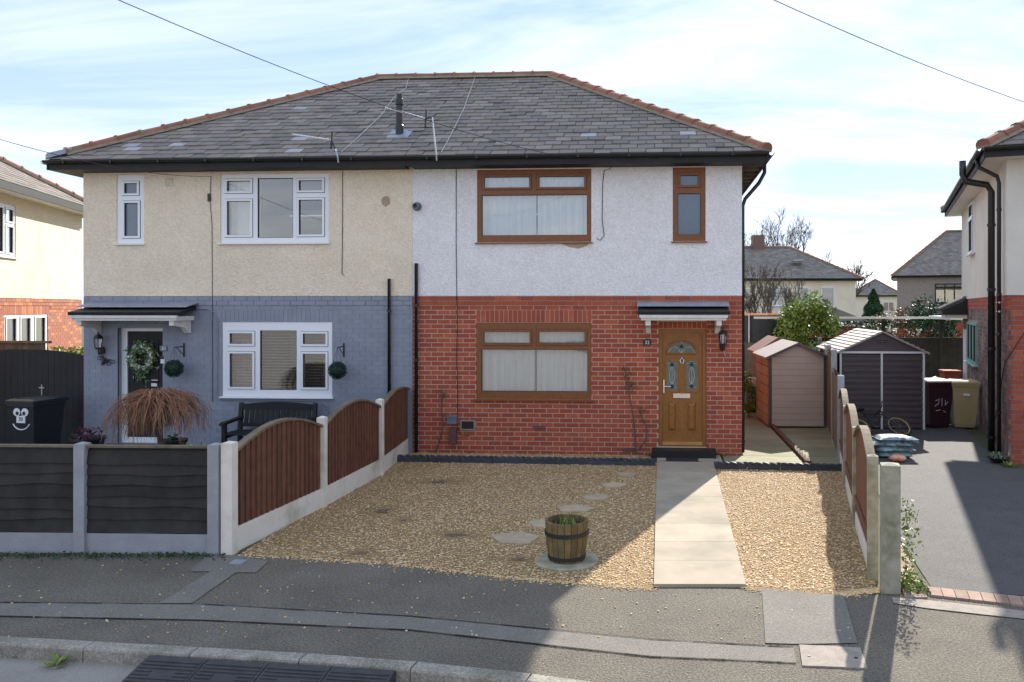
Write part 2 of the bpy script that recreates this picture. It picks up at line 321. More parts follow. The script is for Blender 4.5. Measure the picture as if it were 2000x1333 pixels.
pav = back + [CW(9, -2), CW(14, 6), CW(12, 9.5), CW(4.6, 9.2)] + [G(1745, 1165), G(1470, 1152), G(1275, 1147), G(1000, 1125), G(750, 1098), G(470, 1083), G(0, 1080), CW(-20, 9.2), CW(-60, 9.4)]
sheet("pavement", pav, 0.0, MT['tarmac'])
# kerb stones: one for each, 0.9 m long
kerb = thing("kerb", "weathered concrete kerb stones edging the pavement along the road", "kerb", KL[4])
def poly_resample(P, step):
    out = [P[0].copy()]; acc = 0
    for a, b in zip(P, P[1:]):
        Ls = (b - a).length; t = step - acc
        while t <= Ls: out.append(a + (b - a) * (t / Ls)); t += step
        acc = (acc + Ls) % step if False else Ls - (t - step)
    return out
ks = poly_resample(KL[1:], .9)
for a, b in zip(ks, ks[1:]):
    t = (b - a).normalized(); fr = Fr(a, t, (-t.y, t.x, 0)); ln = (b - a).length - .006
    j = random.uniform(-.004, .004)
    MB(fr).prism([(0 + j, -.13), (.125, -.13), (.125, .008), (.02, .008), (.006, .002), (j, -.012)], 0.003, ln, 'x').build("kerb_stone", MT['kerb'], kerb)
# pale tarmac band, trench patch, utility cover
def strip(name, pts, z, mat): return sheet(name, pts, z, mat)
up = [G(0, 1178), G(400, 1182), G(800, 1205), G(1270, 1250), G(1480, 1262), G(1550, 1265)]
dn = [G(1555, 1297), G(1480, 1293), G(1270, 1284), G(800, 1232), G(400, 1213), G(0, 1205)]
strip("pavement_band", [CW(-9, 7.35)] + up + dn + [CW(-9, 7.0)], .004, MT['tarmac2'])
strip("pavement_patch", [G(1488, 1152), G(1648, 1165), G(1675, 1258), G(1560, 1260), G(1495, 1258)], .008, MT['tarmac2'])
strip("trench_patch", [G(312, 1180), G(375, 1180), G(460, 1120), G(500, 1120), G(524, 1098), G(455, 1085), G(400, 1090), G(370, 1118), G(410, 1118)], .008, MT['tarmac2'])
for ln_ in (dn, up):
    mbj = MB(); 
    for a_, b_ in zip(ln_, ln_[1:]):
        n_ = 10
        for k_ in range(n_):
            p_, q_ = a_.lerp(b_, k_ / n_), a_.lerp(b_, (k_ + 1) / n_); w0 = random.uniform(.004, .014); mbj.add([(p_.x, p_.y - w0, .0095), (q_.x, q_.y - w0, .0095), (q_.x, q_.y + w0 * .5, .0095), (p_.x, p_.y + w0 * .5, .0095)], [(0, 1, 2, 3)])
    mbj.build('mossy_joint', MT['soil'], kind='structure')
cv = thing("utility_cover", "square concrete inspection cover with two lifting holes in the pavement", "cover", G(1628, 1285))
ca, cb, cc, cdv = G(1561, 1262), G(1680, 1268), G(1695, 1308), G(1567, 1303)
MB().add([(*p.xy, .012) for p in (ca, cb, cc, cdv)] + [(*p.xy, -.004) for p in (ca, cb, cc, cdv)], [(3, 2, 1, 0), (0, 1, 5, 4), (1, 2, 6, 5), (2, 3, 7, 6), (3, 0, 4, 7)]).build("plate", MT['coverm'], cv)
for q in (.13, .87):
    p = ca.lerp(cdv, .55).lerp(cb.lerp(cc, .55), q); MB().lathe([(.014, .008), (.014, .016)], (p.x, p.y, 0), 10).build("lifting_hole", MT['iron'], cv)
p = G(465, 1100); MB().box(p.x - .07, p.x + .07, p.y - .07, p.y + .07, -.002, .016).build("stopcock_lid", MT['lead'], None); tag(bpy.data.objects["stopcock_lid"], "small grey square stopcock lid in the patched tarmac", "cover")
# driveway of the neighbour on the right
sheet("driveway", [G(1650, 850), G(1640, 815), CW(7.2, 22), CW(9.6, 22), G(1885, 840), G(1960, 915), CW(12, 12.4), CW(12, 8.2), G(2000, 1165), G(1820, 1150), G(1745, 1035), G(1735, 1000)], .006, MT['drive'])
# ---- gravel garden
LF = [G(462, 1083), G(803, 878)]            # left fence foot line
gr1 = [G(470, 1083), G(800, 884), G(1283, 905), G(1277, 1147), G(1200, 1143), G(1000, 1128), G(750, 1098)]
gr2 = [G(1394, 914), G(1655, 918), G(1712, 1150), G(1640, 1158), G(1457, 1147)]
sheet("gravel_ground", gr1, .008, MT['gravelbase']); sheet("gravel_ground", gr2, .008, MT['gravelbase'])
def inpoly(x, y, P):
    c = False; n = len(P)
    for i in range(n):
        a, b = P[i], P[(i + 1) % n]
        if (a.y > y) != (b.y > y) and x < (b.x - a.x) * (y - a.y) / (b.y - a.y) + a.x: c = not c
    return c
STAIN = [(G(860, 943), .42, .22), (G(745, 1000), .26, .26), (G(788, 1019), .12, .14), (G(705, 1083), .2, .14), (G(890, 1047), .3, .18), (G(1010, 1095), .25, .12)]
def pebbles(poly, n, name, label, edge=.0, spill=None):
    rs = random.Random(3); xs = [p.x for p in poly]; ys = [p.y for p in poly]; V = []; Fc = []
    oct_ = [(1, 0, 0), (0, 1, 0), (-1, 0, 0), (0, -1, 0), (0, 0, 1)]
    k = 0
    while k < n:
        x = rs.uniform(min(xs) - edge, max(xs) + edge); y = rs.uniform(min(ys) - edge, max(ys) + edge)
        if not inpoly(x, y, poly):
            if edge == 0 or rs.random() > .3 or not inpoly(x + rs.gauss(0, edge), y + rs.gauss(0, edge), poly): continue
        if any(((x - c.x) / a) ** 2 + ((y - c.y) / b) ** 2 < rs.random() * 1.9 for c, a, b in STAIN): k += .6; continue
        s = rs.uniform(.007, .017); a = rs.uniform(0, 6.28); h = s * rs.uniform(.15, .4); ca_, sa_ = math.cos(a), math.sin(a); el = rs.uniform(.65, 1)
        z = .008 + rs.uniform(0, .008); b0 = len(V)
        for ox, oy, oz in oct_:
            jx, jy = ox * s + rs.uniform(-.2, .2) * s, oy * s * el + rs.uniform(-.2, .2) * s
            V.append((x + jx * ca_ - jy * sa_, y + jx * sa_ + jy * ca_, z + oz * h + rs.uniform(-.1, .1) * s))
        Fc += [(b0, b0 + 1, b0 + 4), (b0 + 1, b0 + 2, b0 + 4), (b0 + 2, b0 + 3, b0 + 4), (b0 + 3, b0, b0 + 4)]; k += 1
    if spill:
        for _ in range(2600):
            i = rs.randrange(len(spill) - 1); p = spill[i].lerp(spill[i + 1], rs.random()); x, y = p.x + rs.gauss(0, .03), p.y - abs(rs.gauss(0, .06)) + .02; s = rs.uniform(.006, .015); b0 = len(V)
            for ox, oy, oz in oct_: V.append((x + ox * s + rs.uniform(-.2, .2) * s, y + oy * s * .8, .004 + oz * s * .5))
            Fc += [(b0, b0 + 1, b0 + 4), (b0 + 1, b0 + 2, b0 + 4), (b0 + 2, b0 + 3, b0 + 4), (b0 + 3, b0, b0 + 4)]
    mb = MB(); mb.v = [Vector(v) for v in V]; mb.f = Fc
    o = mb.build(name, MT['pebble'], kind="stuff"); o["label"] = label; o["category"] = "gravel"; return o
pebbles(gr1, 42000, "gravel", "golden gravel covering the front garden beside the barrel planter", .09, [G(1277, 1147), G(1200, 1143), G(1000, 1128), G(750, 1098), G(470, 1083)])
pebbles(gr2, 17000, "gravel", "golden gravel between the slab path and the driveway fence", .04, [G(1457, 1148), G(1640, 1158), G(1712, 1150)])
gr3 = [G(800, 876), G(815, 884), G(1280, 897), G(1280, 890), FP(1273, 880, -.02), FP(815, 880, -.02)]
gr3 = [Vector((FP(812, 870).x, -.62, 0)), Vector((FP(1272, 870).x, -.42, 0)), Vector((FP(1272, 870).x, 0, 0)), Vector((FP(812, 870).x, 0, 0))]
sheet("gravel_strip_ground", gr3, .009, MT['gravelbase']); pebbles(gr3, 4500, "gravel", "strip of gravel between the edging and the red brick wall")
# stains where the gravel is worn through to soil
for c, a, b in STAIN:
    rs = random.Random(int(c.x * 100)); pts = [(c.x + a * .5 * math.cos(t * .4488) * rs.uniform(.35, 1.2), c.y + b * .5 * math.sin(t * .4488) * rs.uniform(.35, 1.2)) for t in range(14)]
    sheet("soil_patch", pts, .0115, MT['stain'])
# stepping stones
ST = [(1008, 1055, .42, .2), (1068, 1026, .36, .15), (1125, 997, .38, .17), (1167, 975, .36, .16), (1198, 950, .36, .15), (1223, 929, .34, .13)]
for i, (px, py, a, b) in enumerate(ST):
    c = G(px, py); rs = random.Random(i + 40); n = 5
    pts = [(c.x + a * .72 * math.cos(2 * math.pi * t / n + .3) * rs.uniform(.7, 1.15), c.y + b * 1.5 * math.sin(2 * math.pi * t / n + .3) * rs.uniform(.75, 1.1)) for t in range(n)]
    mb = MB(); mb.prism(pts, .0, .026, 'z')
    solo(mb, "stepping_stone", MT['stone'], ["large pale flagstone beside the barrel planter", "flagstone partly hidden behind the barrel planter", "pointed flagstone two steps behind the barrel planter", "flagstone third from the house along the stepping stones", "flagstone second from the house along the stepping stones", "flagstone stepping stone closest to the house edging"][i], "stone", "stepping stones across the gravel")
# ---- main path: slabs
pth = thing("garden_path", "straight concrete slab path leading to the oak front door", "path", G(1340, 1020))
ys_ = [905, 925, 952, 974, 1027, 1063, 1100, 1147]; gaps = .006
def lerpx(py, a, b): return a[0] + (b[0] - a[0]) * (py - a[1]) / (b[1] - a[1])
for y0, y1 in zip(ys_, ys_[1:]):
    q = [G(lerpx(y, *e_), y) for y, e_ in ((y0, ((1283, 905), (1277, 1147))), (y0, ((1393, 905), (1457, 1147))), (y1, ((1393, 905), (1457, 1147))), (y1, ((1283, 905), (1277, 1147))))]
    q[0].y -= gaps; q[1].y -= gaps
    MB().add([(*p.xy, .03) for p in q] + [(*p.xy, -.004) for p in q], [(3, 2, 1, 0), (0, 1, 5, 4), (1, 2, 6, 5), (2, 3, 7, 6), (3, 0, 4, 7)]).build("slab", MT['slab'], pth)
xa, xb = G(1283, 905).x, G(1412, 905).x
for k in range(2): MB().box(xa + k * (xb - xa) / 2, xa + (k + 1) * (xb - xa) / 2 - .006, -.02, G(1300, 903).y + .003, -.004, .028).build("slab", MT['slab'], pth)
# side path slabs beside the house
sp = thing("side_path", "algae stained concrete slabs running beside the house to the sheds", "path", G(1500, 880))
xw = FP(1449, 880).x
for j, (y0, y1) in enumerate(((-.85, .0), (0, .95), (.95, 1.9), (1.9, 2.9), (2.9, 3.9), (3.9, 5.2), (5.2, 6.6))):
    MB().box(xw - (.35 if j == 0 else -.03), xw + .98, y0 + .006, y1, -.004, .022 + .002 * (j % 2)).build("slab", MT['greenslab'], sp)
    MB().box(xw + 1.12, xw + 2.05 + .08 * j, y0 + .006, y1, -.004, .02 + .003 * (j % 2)).build("slab", MT['greenslab'], sp)
ropeA, ropeB = Vector((xw + 1.05, -.75, 0)), Vector((xw + 1.05, 4.2, 0))
def rope(mb, a, b, r, n):                   # twisted edging top
    t = (b - a); s_ = Vector((-t.y, t.x, 0)).normalized()
    for ph in (0, math.pi):
        mb.tube([a + t * (i / n) + s_ * (r * .5 * math.cos(i * .9 + ph)) + UP * (r * .5 * math.sin(i * .9 + ph)) for i in range(n + 1)], r * .62, 5)
mb = MB(); rope(mb, ropeA + UP * .07, ropeB + UP * .07, .045, 60)
ed = thing("rope_edging", "rusty brown rope topped edging running up the side path", "edging", ropeA)
mb.build("rope_top", M('brown_edging', (.17, .09, .05), (.11, .06, .04), rough=.8, scale=8), ed)
MB().box(ropeA.x - .022, ropeA.x + .022, ropeA.y, ropeB.y, -.004, .06).build("edging_base", bpy.data.materials['brown_edging'], ed)
# rope-top blue edging along the gravel
def edging(name, label, a, b, n):
    t = thing(name, label, "edging", a)
    for i in range(n):
        p, q = a.lerp(b, (i + .01) / n), a.lerp(b, (i + .99) / n); d_ = (q - p).normalized(); fr = Fr(p, d_, (-d_.y, d_.x, 0)); L_ = (q - p).length
        o = MB(fr).box(0, L_, -.028, .028, -.01, .085).build("edging_tile", MT['edging'], t)
        mb = MB(); rope(mb, p + UP * .10, q + UP * .10, .034, 16); mb.build("rope_top", MT['edging'], o)
edging("rope_edging", "slate blue rope topped edging tiles between gravel strip and front gravel", Vector((*G(776, 903).xy, 0)), Vector((*G(1281, 911).xy, 0)), 8)
edging("rope_edging", "slate blue rope topped edging tiles across the end of the side path", Vector((*G(1395, 917).xy, 0)), Vector((*G(1656, 922).xy, 0)), 4)
# block pavers edging the neighbour's driveway
bl = thing("paver_edging", "row of tan block pavers edging the tarmac driveway by the fence post", "pavers", G(1780, 1120))
a, b = G(1748, 1040), G(1812, 1172); a2, b2 = G(1722, 1040), G(1768, 1172)
for i in range(13):
    q = [a2.lerp(b2, i / 13), a.lerp(b, i / 13), a.lerp(b, (i + .94) / 13), a2.lerp(b2, (i + .94) / 13)]
    MB().add([(*p.xy, .022) for p in q] + [(*p.xy, -.004) for p in q], [(3, 2, 1, 0), (0, 1, 5, 4), (1, 2, 6, 5), (2, 3, 7, 6), (3, 0, 4, 7)]).build("block", MT['block'], bl)
bl = thing("paver_edging", "row of pinkish block pavers across the mouth of the tarmac driveway", "pavers", G(1900, 1170))
a, b = G(1812, 1150), G(2160, 1186); a2, b2 = G(1818, 1166), G(2170, 1206)
for i in range(13):
    q = [a.lerp(b, i / 13), a.lerp(b, (i + .95) / 13), a2.lerp(b2, (i + .95) / 13), a2.lerp(b2, i / 13)]
    MB().add([(*p.xy, .02) for p in q] + [(*p.xy, -.004) for p in q], [(3, 2, 1, 0), (0, 1, 5, 4), (1, 2, 6, 5), (2, 3, 7, 6), (3, 0, 4, 7)]).build("block", MT['block'], bl)
sheet("concrete_haunch", [G(1742, 1168), G(1812, 1174), G(2150, 1212), G(2150, 1228), G(1810, 1190), G(1745, 1180)], .009, MT['coverm'])
# ================================================================== HOUSES
CO, BL = .0857, .238                         # imperial brick course and pitch
def clip_rect(x0, x1, z0, z1, holes):
    """cut a brick by openings: returns remaining horizontal pieces"""
    segs = [(x0, x1)]
    for h in holes:
        if h[2] < z1 - .02 and h[3] > z0 + .02:
            ns = []
            for a, b in segs:
                if h[1] <= a or h[0] >= b: ns.append((a, b)); continue
                if h[0] - a > .03: ns.append((a, h[0]))
                if b - h[1] > .03: ns.append((h[1], b))
            segs = ns
    return segs
def brick_field(fr, x0, x1, z0, z1, holes, parent, mat, nind, proud=.006, soldiers=(), joint=.010, bands=()):
    hl = list(holes) + [(s[0], s[1], s[2], s[3]) for s in soldiers]
    full = []; rest = MB(fr); r = 0; z = z0
    fullme = None
    while z < z1 - .02:
        zt = min(z + CO - joint, z1); x = x0 - (BL / 2 if r % 2 else 0) - random.uniform(0, .01)
        pr = proud + (.012 if any(b0 <= z + .04 <= b1 for b0, b1 in bands) else 0)
        while x < x1:
            a, b = max(x, x0), min(x + BL - joint, x1)
            if b - a > .03:
                for p, q in clip_rect(a, b, z, zt, hl):
                    if q - p > BL - joint - .003 and zt - z > CO - joint - .002 and pr == proud: full.append(((p + q) / 2, (z + zt) / 2))
                    else: rest.box(p, q, -pr, .03, z, zt)
            x += BL
        z += CO; r += 1
    for s in soldiers:                       # soldier course over an opening
        n = round((s[1] - s[0]) / .0857)
        for i in range(n):
            p = s[0] + i * (s[1] - s[0]) / n; rest.box(p + .005, p + (s[1] - s[0]) / n - .005, -proud, .03, s[2] + .004, s[3] - .006)
    full.sort(key=lambda c: (fr((c[0], 0, c[1])) - CAMP).length)
    me = None
    hx, hz = (BL - joint) / 2, (CO - joint) / 2
    for i, c in enumerate(full):
        if i < nind:
            if me is None:
                t = MB().box(-hx, hx, -proud, .03, -hz, hz); me = bpy.data.meshes.new("brick"); me.from_pydata([tuple(v) for v in t.v], [], t.f); me.materials.append(mat)
            inst("brick", me, fr((c[0], 0, c[1])), fr.rot(), parent)
        else: rest.box(c[0] - hx, c[0] + hx, -proud, .03, c[1] - hz, c[1] + hz)
    if rest.v: rest.build("brickwork", mat, parent, kind="stuff")
def rectF(px0, py0, px1, py1, y=0.0):         # facade rectangle from pixels
    a = FP(px0, py1, y); b = FP(px1, py0, y); return (a.x, b.x, a.z, b.z)
def window(parent, fr, outer, panes, mat, y=.03, glass='glass', sill=True, sash=None, curtain=None, name="window"):
    """outer & panes in local (x0,x1,z0,z1); frame, sashes, glass and cill as parts of the house"""
    w_ = MB(fr).grid(*outer, panes, y, y + .07).build(name, mat, parent)
    for i, p in enumerate(panes):
        if sash is None or i in sash:
            q = .034; o2 = (p[0] - q, p[1] + q, p[2] - q, p[3] + q)
            MB(fr).grid(*o2, [(p[0] + .004, p[1] - .004, p[2] + .004, p[3] - .004)], y - .018, y + .004).build("sash", mat, w_)
        MB(fr).add([(p[0] - .01, y + .03, p[2] - .01), (p[1] + .01, y + .03, p[2] - .01), (p[1] + .01, y + .03, p[3] + .01), (p[0] - .01, y + .03, p[3] + .01)], [(0, 1, 2, 3)]).build("pane", MT[glass], w_)
    gk = MB(fr)
    for i, p in enumerate(panes):
        gk.grid(p[0] - .002, p[1] + .002, p[2] - .002, p[3] + .002, [(p[0] + .009, p[1] - .009, p[2] + .009, p[3] - .009)], y + .006, y + .028)
        if sash is None or i in sash: gk.grid(p[0] - .042, p[1] + .042, p[2] - .042, p[3] + .042, [(p[0] - .033, p[1] + .033, p[2] - .033, p[3] + .033)], y - .0035, y + .002)  # dark ring outside the sash paints the shadow gap to the frame
    gk.build("gasket_and_shadow_gap", MT['iron'], w_)
    if sill: MB(fr).prism([(y + .02, outer[2] - .03), (y - .075, outer[2] - .03), (y - .075, outer[2] - .012), (y + .02, outer[2] + .004)], outer[0] - .03, outer[1] + .03, 'x').build("sill", mat, w_)
    if curtain:
        for (x0, x1, cm, yy, amp) in curtain:
            n = max(8, int((x1 - x0) / .022)); mb = MB(fr); rs = random.Random(int(x0 * 77)); ph = rs.uniform(0, 6)
            vs = []
            for z in (outer[2] + .02, outer[3] - .02):
                for i in range(n + 1):
                    x = x0 + (x1 - x0) * i / n; vs.append((x, yy + amp * (math.sin(x * 42 + ph) + .6 * math.sin(x * 97 + 2 * ph)), z))
            mb.add(vs, [(i, i + 1, n + 2 + i, n + 1 + i) for i in range(n)]); mb.build("curtain", MT[cm], w_, smooth=True)
    return w_
ZB = 2.905                                   # top of brickwork
ZE = 5.33                                    # top of wall
XL, XR = FP(164, 600).x, FP(1449, 600).x
XP = FP(806, 600).x
DEP = 8.0
RIDX0, RIDX1, RIDY, RIDZ = FP(737, 152, 3.9).x, FP(1078, 147, 3.9).x, 3.9, FP(1078, 150, 3.9).z
OV = .42
EZ = FP(1400, 297, -OV).z                    # slate edge height at the eaves
h30 = thing("semi_detached_house", "half of semi-detached pair with cream roughcast above slate grey painted brick", "house", (3, 0, 0), "semi-detached pair")
h32 = thing("semi_detached_house", "half of semi-detached pair with white roughcast above red brick and an oak door", "house", (9.5, 0, 0), "semi-detached pair")
FW = Fr((0, 0, 0))
W30 = {'ul': (rectF(228.4, 342, 282.4, 476), [rectF(242, 357.7, 268, 378.7), rectF(242, 396, 270, 462)]),
       'um': (rectF(431, 339, 643, 475), [rectF(442.6, 353, 489.5, 374.6), rectF(442.6, 392.6, 489.5, 460), rectF(502.6, 347.6, 572, 465), rectF(583, 352, 630, 373), rectF(583, 390, 630, 459)]),
       'lm': (rectF(434, 629.4, 649, 774.3), [rectF(448, 651, 493.6, 672.4), rectF(448, 690.5, 493.6, 756.3), rectF(507.4, 646, 579, 762), rectF(591, 651.6, 636.5, 673), rectF(591, 691, 636.5, 757.7)])}
W32 = {'um': (rectF(932, 330, 1155, 474), [rectF(945, 345, 1034, 367.6), rectF(1052, 344, 1141.6, 366.7), rectF(940.6, 379.8, 1147, 461)]),
       'ur': (rectF(1314, 327, 1378, 471.7), [rectF(1328.4, 342, 1364, 363), rectF(1323.4, 377.7, 1369, 459.5)]),
       'lm': (rectF(930, 631, 1155.6, 779.3), [rectF(944.4, 648.3, 1034.8, 670.8), rectF(1051.6, 648, 1142.4, 670.5), rectF(940, 683, 1148, 764.8)])}
D30 = rectF(230, 641, 318, 862); D30 = (D30[0], D30[1], .12, D30[3])
D32 = rectF(1285.9, 642.4, 1379.8, 869); D32 = (D32[0], D32[1], .17, D32[3])
def wall_part(house, x0, x1, holes_lo, holes_hi, lo_mat, hi_mat, side):
    wl = MB().grid(x0, x1, -.1, ZB + .004, holes_lo, .0, .26).build("wall", lo_mat, house)
    up_ = MB().grid(x0, x1, ZB, ZE, holes_hi, -.016, .26)
    up_.build("rendered_wall", hi_mat, house)
    sx = x0 if side < 0 else x1
    MB().box(sx, sx - side * .25, .265, DEP, -.1, ZB).build("side_wall", lo_mat, house)
    MB().box(sx + side * .015, sx - side * .25, .262, DEP, ZB + .002, ZE).build("side_render", hi_mat, house)
    MB().box(x0, x1, DEP, DEP + .25, -.1, ZE).build("rear_wall", hi_mat, house)
    return wl
hl30 = [W30['lm'][0], D30]; hh30 = [W30['ul'][0], W30['um'][0]]
hl32 = [W32['lm'][0], D32]; hh32 = [W32['um'][0], W32['ur'][0]]
w30 = wall_part(h30, XL, XP - .002, hl30, hh30, MT['greybrick'], MT['cream_render'], -1)
w32 = wall_part(h32, XP + .002, XR, hl32, hh32, MT['mortar'], MT['white_render'], 1)
sol30 = [(W30['lm'][0][0] - .1, W30['lm'][0][1] + .1, W30['lm'][0][3], W30['lm'][0][3] + .228)]
sol32 = [(W32['lm'][0][0] - .0, W32['lm'][0][1] + .0, W32['lm'][0][3] + .002, W32['lm'][0][3] + .236), (D32[0], D32[1], D32[3] + .002, D32[3] + .13)]
brick_field(FW, XL, XP - .003, ZB - 34 * CO, ZB, hl30, w30, MT['greybrick'], 300, proud=.005, soldiers=sol30, joint=.008, bands=[(ZB - 2 * CO, ZB)])
brick_field(FW, XP + .003, XR, ZB - 34 * CO, ZB, hl32, w32, MT['brick'], 300, proud=.004, joint=.0125, soldiers=sol32, bands=[(ZB - 2 * CO, ZB)])
# bricks round the visible right corner
brick_field(Fr((XR, 0, 0), (0, 1, 0), (-1, 0, 0)), .04, DEP, ZB - 34 * CO, ZB, [], w32, MT['brick'], 0)
# ---- windows
cur = 'curtain'
window(h30, FW, *W30['ul'], MT['upvc'], y=.01, glass='frost')
o_, p_ = W30['um']; window(h30, FW, o_, p_, MT['upvc'], y=.01, sash=(0, 1, 3, 4), curtain=[(o_[0] + .05, o_[0] + .62, cur, .30, .02)])
o_, p_ = W30['lm']; wlo = window(h30, FW, o_, p_, MT['upvc'], y=.01, sash=(0, 1, 3, 4), curtain=[(o_[0] + .05, o_[0] + .55, 'pinkcurtain', .34, .02), (o_[1] - .32, o_[1] - .05, 'pinkcurtain', .34, .02)])
for k in range(22):                          # venetian blind slats
    zz = o_[2] + .10 + k * .055; MB().add([(o_[0] + .09, .22, zz), (o_[1] - .09, .22, zz), (o_[1] - .09, .245, zz + .012), (o_[0] + .09, .245, zz + .012)], [(0, 1, 2, 3)]).build("blind_slat", MT['whitepaint'], wlo)
o_, p_ = W32['um']; window(h32, FW, o_, p_, MT['oak'], y=.01, sash=(0, 1), curtain=[(o_[0] + .04, (o_[0] + o_[1]) / 2 + .02, cur, .15, .036), ((o_[0] + o_[1]) / 2 + .05, o_[1] - .04, cur, .15, .036)])
o_, p_ = W32['ur']; window(h32, FW, o_, p_, MT['oak'], y=.01, sash=(0,), glass='frost')
o_, p_ = W32['lm']; window(h32, FW, o_, p_, MT['oak'], y=.01, sash=(0, 1), curtain=[(o_[0] + .04, (o_[0] + o_[1]) / 2 + .0, cur, .155, .04), ((o_[0] + o_[1]) / 2 + .03, o_[1] - .04, cur, .155, .04)])
# patch where the roughcast has fallen away under the oak window; small spalled spot on the cream wall
pa = [FP(1092, 475, -.018), FP(1152, 475, -.018), FP(1145, 481, -.018), FP(1130, 486, -.018), FP(1112, 483, -.018)]
MB().prism([(p.x, p.z) for p in pa], -.02, .0).build("bare_patch", MT['patch'], h32)
rs = random.Random(5); c = FP(754, 394); MB().prism([(c.x + .085 * math.cos(t * .524) * rs.uniform(.8, 1.1), c.z + .1 * math.sin(t * .524) * rs.uniform(.8, 1.1)) for t in range(12)], -.021, .0).build("bare_patch", MT['patch'], h30)
# ---- front door 32
d0, d1, dz0, dz1 = D32
MB().grid(d0, d1, dz0 - .02, dz1, [(d0 + .065, d1 - .065, dz0 + .03, dz1 - .075)], .03, .11).build("door_frame", MT['oakdoor'], h32)
dr = MB().box(d0 + .066, d1 - .066, .065, .105, dz0 + .03, dz1 - .076).build("door", MT['oakdoor'], h32)
def drect(px0, py0, px1, py1): return rectF(px0, py0, px1, py1, .06)
c0, c1 = FP(1302, 691, .06), FP(1360, 666, .06); cx, rr = (c0.x + c1.x) / 2, (c1.x - c0.x) / 2; cz = c0.z; hh = c1.z - c0.z
arc = [(cx + rr * math.cos(t * math.pi / 14), cz + hh * math.sin(t * math.pi / 14)) for t in range(15)]
MB().prism(arc, .052, .066).build("fanlight", MT['dglass'], dr)
mb = MB(); mb.tube([(x, .052, z) for x, z in arc] + [(arc[0][0], .052, arc[0][1])], .018, 6); mb.build("fanlight_surround", MT['oakdoor'], dr)
LEADM = M('pale_leading', (.62, .62, .60), rough=.4)
mb = MB()
for k in (-1, 1):
    mb.tube([(cx + k * rr * (1 - t / 6) * .95, .05, cz + hh * .55 * math.sin(math.pi * t / 6)) for t in range(7)], .004, 4)
mb.tube([(cx, .05, cz), (cx, .05, cz + hh)], .004, 4)
mb.build("leading", LEADM, dr)
MB().prism([(cx, cz + hh * .38), (cx + .04, cz + hh * .55), (cx, cz + hh * .75), (cx - .04, cz + hh * .55)], .046, .054).build("glass_diamond", MT['iron'], dr)
for (a, b) in ((1302.9, 1322.3), (1340.7, 1361)):
    q = drect(a, 705, b, 762.5)
    gp = MB().box(q[0], q[1], .054, .066, q[2], q[3]).build("door_glass", MT['dglass'], dr)
    MB().grid(q[0] - .03, q[1] + .03, q[2] - .03, q[3] + .03, [q], .048, .066).build("glazing_bead", MT['oakdoor'], dr)
    mx_, mz_ = (q[0] + q[1]) / 2, (q[2] + q[3]) / 2; mb = MB(); H_ = (q[3] - q[2]) / 2
    for k in (-1, 1): mb.tube([(mx_ + k * .05 * math.cos((t - 4) / 4 * 1.57), .051, mz_ + H_ * .62 * (t - 4) / 4) for t in range(9)], .004, 4)
    for dzz in (-.8, .8): mb.tube([(q[0], .051, mz_ + H_ * dzz), (q[1], .051, mz_ + H_ * dzz)], .003, 4)
    mb.tube([(mx_, .051, q[2]), (mx_, .051, q[3])], .003, 4)
    mb.build("leading", LEADM, gp)
    for dzz in (-.74, .74): MB().prism([(mx_, mz_ + H_ * dzz - .045), (mx_ + .038, mz_ + H_ * dzz), (mx_, mz_ + H_ * dzz + .045), (mx_ - .038, mz_ + H_ * dzz)], .045, .055).build("glass_diamond", MT['iron'], gp)
    q = drect(a, 784, b, 845); MB().grid(q[0] - .01, q[1] + .01, q[2], q[3], [(q[0] + .02, q[1] - .02, q[2] + .03, q[3] - .03)], .055, .066).build("panel_moulding", MT['oakdoor'], dr)
    MB().add([(q[0] + .02, .066, q[2] + .03), (q[1] - .02, .066, q[2] + .03), (q[1] - .02, .066, q[3] - .03), (q[0] + .02, .066, q[3] - .03), (q[0] + .06, .036, q[2] + .08), (q[1] - .06, .036, q[2] + .08), (q[1] - .06, .036, q[3] - .08), (q[0] + .06, .036, q[3] - .08)], [(4, 5, 6, 7), (0, 1, 5, 4), (1, 2, 6, 5), (2, 3, 7, 6), (3, 0, 4, 7)]).build("raised_panel", MT['oakdoor'], dr)
q = drect(1315, 769, 1348, 777.5); MB().box(q[0], q[1], .045, .066, q[2], q[3]).build("letter_plate", MT['chrome'], dr)
q = FP(1332, 706, .05); mb = MB(); mb.tube([(q.x + .034 * math.cos(t * .628), .045, q.z + .045 * math.sin(t * .628)) for t in range(11)], .008, 6); mb.sphere((q.x, .045, q.z + .06), .016, 8, 6); mb.build("knocker", MT['chrome'], dr)
q = FP(1296.5, 755, .05); mb = MB(); mb.box(q.x - .012, q.x + .014, .048, .066, q.z - .12, q.z + .12); mb.tube([(q.x, .05, q.z - .0), (q.x, .01, q.z), (q.x + .13, .01, q.z)], .009, 6); mb.build("handle", MT['chrome'], dr)
MB().box(d0 + .07, d1 - .07, .02, .066, dz0 + .028, dz0 + .085).build("threshold", MT['gold'], dr)
q = rectF(1273.7, 872, 1398.7, 891, -.3); MB().box(q[0], q[1], -.33, .03, 0.0, .155).build("door_step", MT['blackpaint'], h32)
